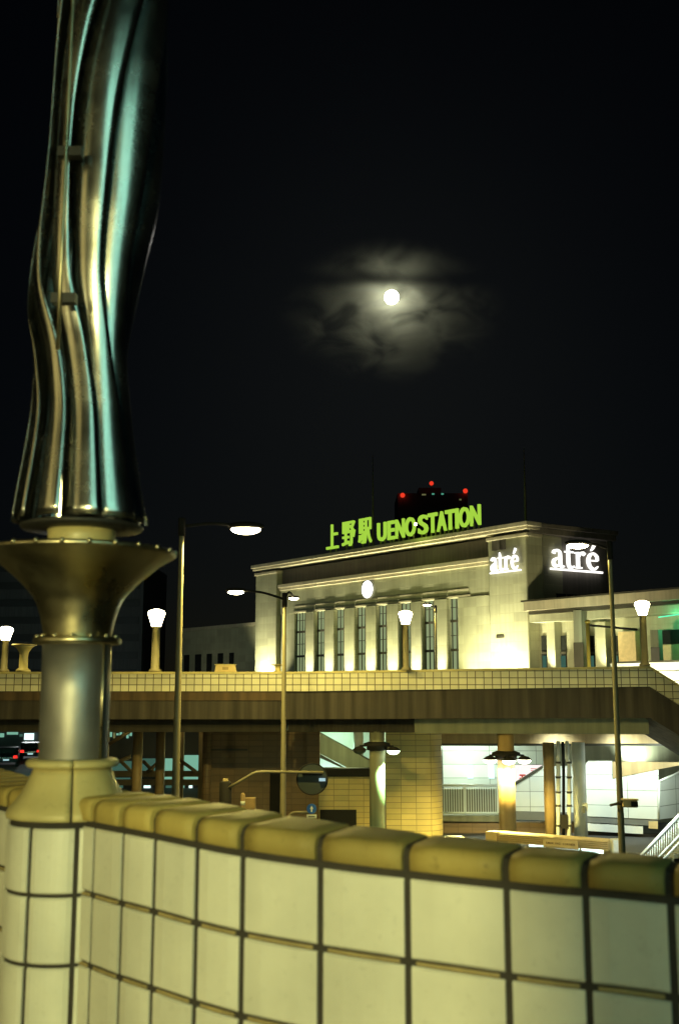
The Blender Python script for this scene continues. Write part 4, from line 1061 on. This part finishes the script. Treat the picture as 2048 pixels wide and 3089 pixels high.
q = MB(); q.prism([dc+Vector((x*r_, -.004, z*r_)) for x, z in ((-.12, -.6), (.12, -.6), (.12, .1), (.38, -.1), (.0, .62), (-.38, -.1), (-.12, .1))], (0, -.006, 0)); q.build('arrow', M['rail'], bs)
MB().box(W(940, 2463, 38.9), (px(30, 2460, 39), .03, px(11, 2460, 39))).build('plate', M['rail'], bs, bevel=.01)
MB().box(W(940, 2463, 38.87), (px(20, 2460, 39), .02, px(3, 2460, 39))).build('plate_line', M['greyband'], bs)
bo_ = thing('bollard', 'thin ochre bollard on the street right of the black sign post', 'bollard', (W(733, 2500, 34).x, 34, STREET))
q = W(733, 2398, 34); MB().lathe(q, [(.07, STREET), (.07, q.z), (.04, q.z+.06)], 14).build('post', M['bronze'], bo_)
MB().lathe(q, [(.073, q.z-.3), (.073, q.z-.18)], 14).build('reflective_band', M['rail'], bo_)
tbx = thing('control_box', 'squat brown control box beside the thin bollard', 'box', (W(752, 2500, 36).x, 36, STREET))
q = W(752, 2406, 36); MB().box((q.x, 36, (STREET+q.z)/2), (.42, .4, q.z-STREET)).build('case', M['bronze'], tbx, bevel=.02)
MB().box((q.x, 35.79, (STREET+q.z)/2+.1), (.34, .02, q.z-STREET-.5)).build('door', M['bronze'], tbx)

# ------------------------------------------------------------------ shops and steelwork beyond, left
shp = thing('shop_building', 'dark building with teal lit windows seen beneath the footbridge', 'building', W(460, 2400, 68))
xa, xb = W(250, 2300, 68).x, W(640, 2300, 68).x
MB().box(((xa+xb)/2, 70.5, (STREET+zv(2150, 68))/2), (xb-xa, 5, zv(2150, 68)-STREET)).build('wall', M['nightband'], shp)
def win(u0, v0, u1, v1, g, Y=67.96, par=shp, name='window'):
    a, b = W(u0, v1, Y), W(u1, v0, Y)
    return MB().box(((a.x+b.x)/2, Y, (a.z+b.z)/2), (b.x-a.x, .06, b.z-a.z)).build(name, g, par)
for r_ in ((318, 2296, 398, 2326, 'tealdim'), (424, 2288, 472, 2327, 'tealdim'), (490, 2288, 524, 2352, 'tealwin'), (546, 2278, 608, 2328, 'tealwin'), (546, 2338, 606, 2352, 'tealwin'),
          (326, 2346, 394, 2356, 'tealdim'), (328, 2357, 346, 2366, 'whitewin'), (434, 2366, 455, 2400, 'whitewin'), (488, 2370, 496, 2392, 'tealwin'), (500, 2366, 522, 2410, 'tealdim'),
          (548, 2366, 557, 2378, 'tealwin'), (570, 2366, 581, 2398, 'whitewin'), (550, 2386, 596, 2396, 'tealwin'), (592, 2384, 606, 2404, 'tealwin'), (356, 2366, 372, 2380, 'tealdim')):
    w_ = win(r_[0], r_[1], r_[2], r_[3], G[r_[4]])
for i in range(9):
    u = 312+i*10; win(u, 2210+int(3*math.sin(i*2)), u+7, 2216+i*0+random.randint(0, 12)+2, G['tealwin' if i % 3 else 'winY'], name='lit_ceiling_panel')
stl = thing('steel_frame', 'brown steel frame with diagonal braces in front of the teal windows', 'steelwork', W(460, 2400, 52))
q = MB()
for v in (2334, 2360): q.box(((W(300, v, 52).x+W(615, v, 52).x)/2, 52, zv(v, 52)), (W(615, v, 52).x-W(300, v, 52).x, .25, .26))
q.build('beams', M['bronze'], stl)
q = MB()
for a, b in (((365, 2296), (398, 2328)), ((432, 2295), (462, 2326)), ((545, 2294), (592, 2328)), ((478, 2300), (444, 2330)), ((310, 2318), (395, 2282)), ((330, 2245), (402, 2200))):
    MB().tube([W(*a, 51.8), W(*b, 51.8)], .09, 6).build('brace', M['bronze'], stl)
q = MB()
for u in (318, 545, 610): q.box((W(u, 2300, 52).x, 52, (STREET+zv(2200, 52))/2), (.3, .3, zv(2200, 52)-STREET))
q.build('posts', M['bronze'], stl)
ol = thing('hanging_lamp', 'small orange lamp under the bridge beside the steel lamp shaft', 'lamp', W(310, 2276, 48))
MB().ball(W(310, 2276, 48), .11, .11, .13, 14, 8).build('bulb', glow('orange_lamp_glass', (1, .6, .15), 1.6), ol)
MB().tube([W(310, 2270, 48), W(310, 2200, 48)], .02, 6).build('cord', M['poledark'], ol)

# cars at the far left under the bridge
def car(u, Y, rz, label):
    p = W(u, 2250, Y); t_ = thing('parked_car', label, 'car', (p.x, Y, STREET), rz, 'cars on the street beyond the bridge')
    def L(x, y, z): return MW[t_.name] @ Vector((x, y, z))
    prof = [(-2.2, .35), (-2.25, .75), (-2.1, .92), (-1.55, .98), (-1.0, 1.42), (.35, 1.46), (1.1, .98), (2.0, .86), (2.2, .62), (2.2, .35)]
    b_ = MB(); b_.prism([L(-.86, y, z) for y, z in prof], MW[t_.name].to_3x3() @ Vector((1.72, 0, 0))); b_.build('body', M['carpaint'], t_, bevel=.08)
    q = MB(); q.prism([L(-.62, -1.58, 1.02), L(.62, -1.58, 1.02), L(.55, -1.1, 1.38), L(-.55, -1.1, 1.38)], MW[t_.name].to_3x3() @ Vector((0, -.03, .02))); q.build('rear_window', M['glassdark'], t_)
    for x in (-.68, .68):
        q = MB(); q.prism([L(x-.16, -2.26, .68), L(x+.16, -2.26, .68), L(x+.14, -2.2, .88), L(x-.14, -2.2, .88)], MW[t_.name].to_3x3() @ Vector((0, -.03, 0))); q.build('tail_light', G['tail'], t_)
    q = MB(); q.prism([L(-.22, -2.27, .5), L(.22, -2.27, .5), L(.22, -2.27, .62), L(-.22, -2.27, .62)], MW[t_.name].to_3x3() @ Vector((0, -.02, 0))); q.build('number_plate', G['eave'], t_)
    for x in (-.8, .8):
        for y in (-1.35, 1.35):
            q = MB(); c_ = L(x, y, .32); ax = MW[t_.name].to_3x3() @ Vector((.11, 0, 0)); q.tube([c_-ax, c_+ax], .32, 20); q.build('wheel', M['rubber'], t_)
    return t_
car(26, 88, R(14), 'black car with red tail lights at the left edge under the bridge')
car(96, 96, R(14), 'second black car with red tail lights beside the steel shaft')
# lit shopfront far across the street, behind the cars
fs_ = thing('far_shopfront', 'distant shopfronts glowing pale behind the black cars', 'shopfront', W(50, 2220, 115))
MB().box((W(40, 2200, 116).x, 118, (STREET+zv(2120, 115))/2), (24, 3, zv(2120, 115)-STREET)).build('wall', M['nightband'], fs_)
for a, b, c_, d_, g in ((0, 2212, 14, 2224, 'tealwin'), (22, 2208, 56, 2216, 'tealwin'), (74, 2212, 104, 2232, 'whitewin'), (60, 2214, 70, 2222, 'tealdim'), (-30, 2210, -8, 2230, 'tealwin')):
    win(a, b, c_, d_, G[g], 115.9, fs_)
ml_ = thing('mercury_street_lamp', 'teal mercury street lamp beyond the bridge', 'street lamp', (W(-40, 2300, 70).x, 70, STREET))
mp = W(-40, 2150, 70)
MB().lathe(mp, [(.12, STREET), (.08, mp.z)], 12).build('pole', M['poledark'], ml_); MB().ball(mp, .35, .25, .15).build('lamp_head', G['tube'], ml_)
lamp('SPOT', mp-Vector((0, 0, .4)), 6000, (.25, 1, .72), ml_, aim=W(50, 2310, 80), radius=.2, cone=120, blend=.8)

# ------------------------------------------------------------------ dark city behind
ob = thing('office_block', 'unlit banded office block behind the trumpet bowl at the left', 'building', (W(200, 1900, 150).x, 150, STREET))
xa, xb = W(-260, 1900, 150).x, W(430, 1900, 150).x; zt_ = zv(1690, 150)
MB().box(((xa+xb)/2, 160, (STREET+zt_)/2), (xb-xa, 20, zt_-STREET)).build('wall', M['night'], ob)
for k in range(8):
    z = zt_-1.2-k*2.4; MB().box(((xa+xb)/2, 149.9, z), (xb-xa-1, .3, 1.0)).build('window_band', M['nightband'], ob)
lamp('POINT', (W(120, 2000, 120).x, 118, 3), 1700, (.75, .8, .8), ob, radius=1)
tw = thing('tower_block', 'distant dark tower with red beacons behind the rooftop letters', 'tower', W(1310, 1700, 420))
xa, xb = W(1200, 1600, 420).x, W(1412, 1600, 420).x; zt_ = zv(1488, 420)
MB().box(((xa+xb)/2, 432, (STREET+zt_)/2), (xb-xa, 24, zt_-STREET)).build('shaft', M['tower'], tw)
xm = W(1300, 1500, 420).x; MB().box((xm, 430, (zt_+zv(1464, 420))/2+.05), (9, 9, zv(1464, 420)-zt_)).build('plant_room', M['tower'], tw)
for u, v, r_ in ((1214, 1494, .95), (1301, 1458, .85), (1403, 1481, .95)):
    c_ = W(u, v, 419); MB().ball(c_, r_, r_, r_, 14, 8).build('beacon', G['red'], tw)
    MB().tube([c_-Vector((0, 0, .9)), c_-Vector((0, 0, 3.5)), (c_.x, 424, c_.z-4)], .15, 6).build('beacon_mast', M['tower'], tw)
for u, v, w_, g in ((1278, 1492, 12, 'winY'), (1306, 1490, 7, 'winT'), (1334, 1490, 7, 'winT'), (1388, 1507, 6, 'winY')):
    a = W(u-w_/2, v+2, 419.9); b = W(u+w_/2, v-2, 419.9); MB().box(((a.x+b.x)/2, 419.95, (a.z+b.z)/2), (b.x-a.x, .2, b.z-a.z)).build('lit_window', G[g], tw)

# ------------------------------------------------------------------ behind the camera: what lights and mirrors in the foreground
DL = (1.0, .93, .36)
for (x, y, lab, pw) in ((-2.2, -6.6, 'cup shaped deck lamp straight behind the viewer on the rear parapet', 2900), (-6.2, -5.3, 'cup shaped deck lamp second along the rear parapet', 160), (-12.0, -3.5, 'cup shaped deck lamp farthest left along the rear parapet', 130)):
    bl = thing('deck_lamp', lab, 'lamp', (x, y, 1.13), 0, 'cup lamps along the rear parapet of the near deck')
    MB().lathe((x, y), [(.16, 1.13), (.16, 1.2), (.09, 1.26), (.07, 1.98), (.10, 2.0)], 18).build('post', M['pole'], bl)
    MB().lathe((x, y), [(.10, 2.003), (.14, 2.12), (.19, 2.28), (.20, 2.34)], 20).build('lamp_glass', G['cup'], bl)
    MB().lathe((x, y), [(.21, 2.345), (.17, 2.42), (.05, 2.46)], 20).build('cap', M['poledark'], bl)
    d_ = (Vector((0, 4, 0))-Vector((x, y, 0))).normalized()
    lamp('POINT', Vector((x, y, 2.2))+d_*.42, pw, DL, bl, radius=.2)
rpa, rpb = Vector((9, -10.2, 0)), Vector((-16, -2.2, 0)); rpd = (rpb-rpa).normalized()
rpt = thing('rear_parapet', 'cream tiled parapet along the rear edge of the near deck behind the viewer', 'wall', rpa, math.atan2(rpd.y, rpd.x))
RP = Plane((rpa.x, rpa.y), (rpd.x, rpd.y), (-rpd.y, rpd.x))
MB().pbox(RP, 0, (rpb-rpa).length, -.15, .15, 0, 1.0).build('tiled_face', M['ptile'], rpt)
MB().pbox(RP, 0, (rpb-rpa).length, -.2, .2, 1.003, 1.12).build('coping', M['bell'], rpt, bevel=.03)
dp = thing('added_shadow_pillar', 'added round tiled pillar behind the viewer that shadows the right end of the near wall', 'pillar', (-.56, -1.8, 0))  # unseen pillar added to cast a shadow on the wall's right end
MB().lathe((-.56, -1.8), [(.32, 0), (.32, 3.0), (.28, 3.06)], 32).build('shaft', M['tile'], dp)
MB().lathe((-.56, -1.8), [(.36, 3.063), (.36, 3.16), (.30, 3.2)], 32).build('cap', M['bell'], dp)
def lit_building(name, label, loc, rz, cols, rows, g, skip, z0=5.5):
    of = thing(name, label, 'building', loc, rz)
    def OL(x, y, z): return MW[of.name] @ Vector((x, y, z))
    h = z0+rows*3.6+2
    q = MB(); c_ = OL(0, -5, h/2); q.box(c_, (cols*3+1, 9.8, h), rz); q.build('wall', M['night'], of)
    q = MB(); q.box(OL(0, -5, h+.35), (cols*3+1.4, 10.2, .7), rz); q.build('roof', M['nightband'], of)
    for i in range(cols):
        for j in range(rows):
            if (i*5+j*3) % 7 == skip: continue
            x = -(cols-1)*1.5+i*3
            w_ = MB().box(OL(x, .02, z0+j*3.6), (2.3, .12, 1.9), rz).build('window', g, of)
            f_ = MB().box(OL(x, .07, z0+j*3.6), (.07, .14, 1.9), rz).build('window_bar', M['mull'], of); f_.parent = w_
lit_building('lit_office', 'office building with rows of teal lit windows across the street behind the viewer', (9.0, -21, STREET), R(22), 6, 6, G['officewin'], 2)
lit_building('added_lit_hotel', 'added hotel building behind the viewer, its amber windows mirrored in the lamp column petals', (-23, -6, STREET), R(-65), 6, 4, G['added_hotelwin'], 3, 7.0)  # unseen building added to put broad amber reflections on the lower petals

# ------------------------------------------------------------------ moon, clouds, sky
mdir = ray(1181, 897).normalized()
MP = EYE+mdir*3000; mr_ = 3000*21.5/F*.97
mo = MB().ball((0, 0, 0), mr_, mr_, mr_, 40, 24)
MB_v = mo.v; mo.v = [v+MP for v in MB_v]
moon = mo.build('moon', G['moon'], loc=MP); tag(moon, 'full bright moon glowing through thin night cloud', 'moon')

# thin cloud in front of the moon, lit by it
cm = bpy.data.materials.new('thin_cloud'); cm.use_nodes = True
n_ = cm.node_tree; n_.nodes.remove(n_.nodes['Principled BSDF'])
tc = nd(n_, 'ShaderNodeTexCoord'); sx = nd(n_, 'ShaderNodeSeparateXYZ'); n_.links.new(tc.outputs['Object'], sx.inputs[0])
def mth(op, a, b=None, clamp=False):
    m_ = nd(n_, 'ShaderNodeMath', operation=op); m_.use_clamp = clamp
    for i, x in enumerate((a, b)):
        if x is None: continue
        if isinstance(x, (int, float)): m_.inputs[i].default_value = x
        else: n_.links.new(x, m_.inputs[i])
    return m_.outputs[0]
CRX, CRZ, CRY = 330.0, 220.0, 48.0
X, Y_, Z = (mth('DIVIDE', sx.outputs[i], r_) for i, r_ in enumerate((CRX, CRY, CRZ)))
r2 = mth('ADD', mth('ADD', mth('MULTIPLY', X, X), mth('MULTIPLY', Z, Z)), mth('MULTIPLY', Y_, Y_))
fall = mth('POWER', mth('SUBTRACT', 1, r2, True), 2.3)
mp_ = nd(n_, 'ShaderNodeMapping'); mp_.inputs['Scale'].default_value = (.0085, .0085, .015); mp_.inputs['Location'].default_value = (3.1, 1.7, 5.4)
n_.links.new(tc.outputs['Object'], mp_.inputs[0])
no_ = nd(n_, 'ShaderNodeTexNoise'); no_.inputs['Scale'].default_value = 1; no_.inputs['Detail'].default_value = 5; no_.inputs['Roughness'].default_value = .55; no_.inputs['Distortion'].default_value = .6
n_.links.new(mp_.outputs[0], no_.inputs['Vector'])
ms = nd(n_, 'ShaderNodeMapRange'); ms.inputs[1].default_value = .40; ms.inputs[2].default_value = .68; n_.links.new(no_.outputs['Fac'], ms.inputs[0])
def gap(z0, wd, amt):                      # a clear lane between two cloud banks
    t = mth('DIVIDE', mth('SUBTRACT', sx.outputs[2], z0), wd)
    g_ = mth('POWER', 2.718, mth('MULTIPLY', mth('MULTIPLY', t, t), -1))
    return mth('SUBTRACT', 1, mth('MULTIPLY', g_, amt))
dens = mth('MULTIPLY', mth('MULTIPLY', mth('MULTIPLY', fall, mth('ADD', ms.outputs[0], .07)), gap(86, 36, .95)), .045)
pv = nd(n_, 'ShaderNodeVolumePrincipled'); pv.inputs['Color'].default_value = (.84, .88, .60, 1); pv.inputs['Anisotropy'].default_value = .55
n_.links.new(dens, pv.inputs['Density']); n_.links.new(pv.outputs[0], n_.nodes['Material Output'].inputs['Volume'])
cc_ = MP-mdir*100-Vector((0, 0, 36))
mo = MB().ball((0, 0, 0), CRX, CRY, CRZ, 32, 20)
mo.v = [v+cc_ for v in mo.v]
cl = mo.build('night_cloud', cm, loc=cc_); cl['kind'] = 'stuff'; cl['label'] = 'thin ragged night cloud lit by the moon behind it'

w = bpy.data.worlds.new('World'); scene.world = w; w.use_nodes = True
nt = w.node_tree; bg = nt.nodes['Background']
sky = nt.nodes.new('ShaderNodeTexSky'); sky.sky_type = 'NISHITA'; sky.sun_disc = False
sky.sun_elevation = math.asin(mdir.z); sky.sun_rotation = math.atan2(mdir.x, mdir.y)
tint = nt.nodes.new('ShaderNodeMix'); tint.data_type = 'RGBA'; tint.blend_type = 'MULTIPLY'; tint.inputs[0].default_value = 1
tint.inputs[7].default_value = (.55, .75, 1, 1); nt.links.new(sky.outputs[0], tint.inputs[6])
nt.links.new(tint.outputs[2], bg.inputs[0]); bg.inputs[1].default_value = .00028
sun = bpy.data.lights.new('moonlight', 'SUN'); sun.energy = .012; sun.angle = R(.5); sun.color = (.8, .9, 1)
so = bpy.data.objects.new('moonlight', sun); col.objects.link(so)
so.matrix_local = Matrix.Translation(MP*.01) @ (-mdir).to_track_quat('-Z', 'Y').to_matrix().to_4x4()

# ------------------------------------------------------------------ camera
cd = bpy.data.cameras.new('camera'); co_ = bpy.data.objects.new('camera', cd); col.objects.link(co_)
cd.sensor_fit = 'VERTICAL'; cd.sensor_height = 36; cd.sensor_width = 24; cd.lens = 36*F/3089
cd.clip_end = 8000; cd.clip_start = .1
co_.location = EYE; co_.rotation_euler = (R(90)+PITCH, 0, 0)
cd.dof.use_dof = True; cd.dof.focus_distance = 45; cd.dof.aperture_fstop = 2.8
scene.camera = co_
scene.view_settings.view_transform = 'Standard'; scene.view_settings.look = 'None'
scene.view_settings.exposure = 0; scene.view_settings.gamma = 1
scene.cycles.max_bounces = 6
scene.cycles.sample_clamp_indirect = 4
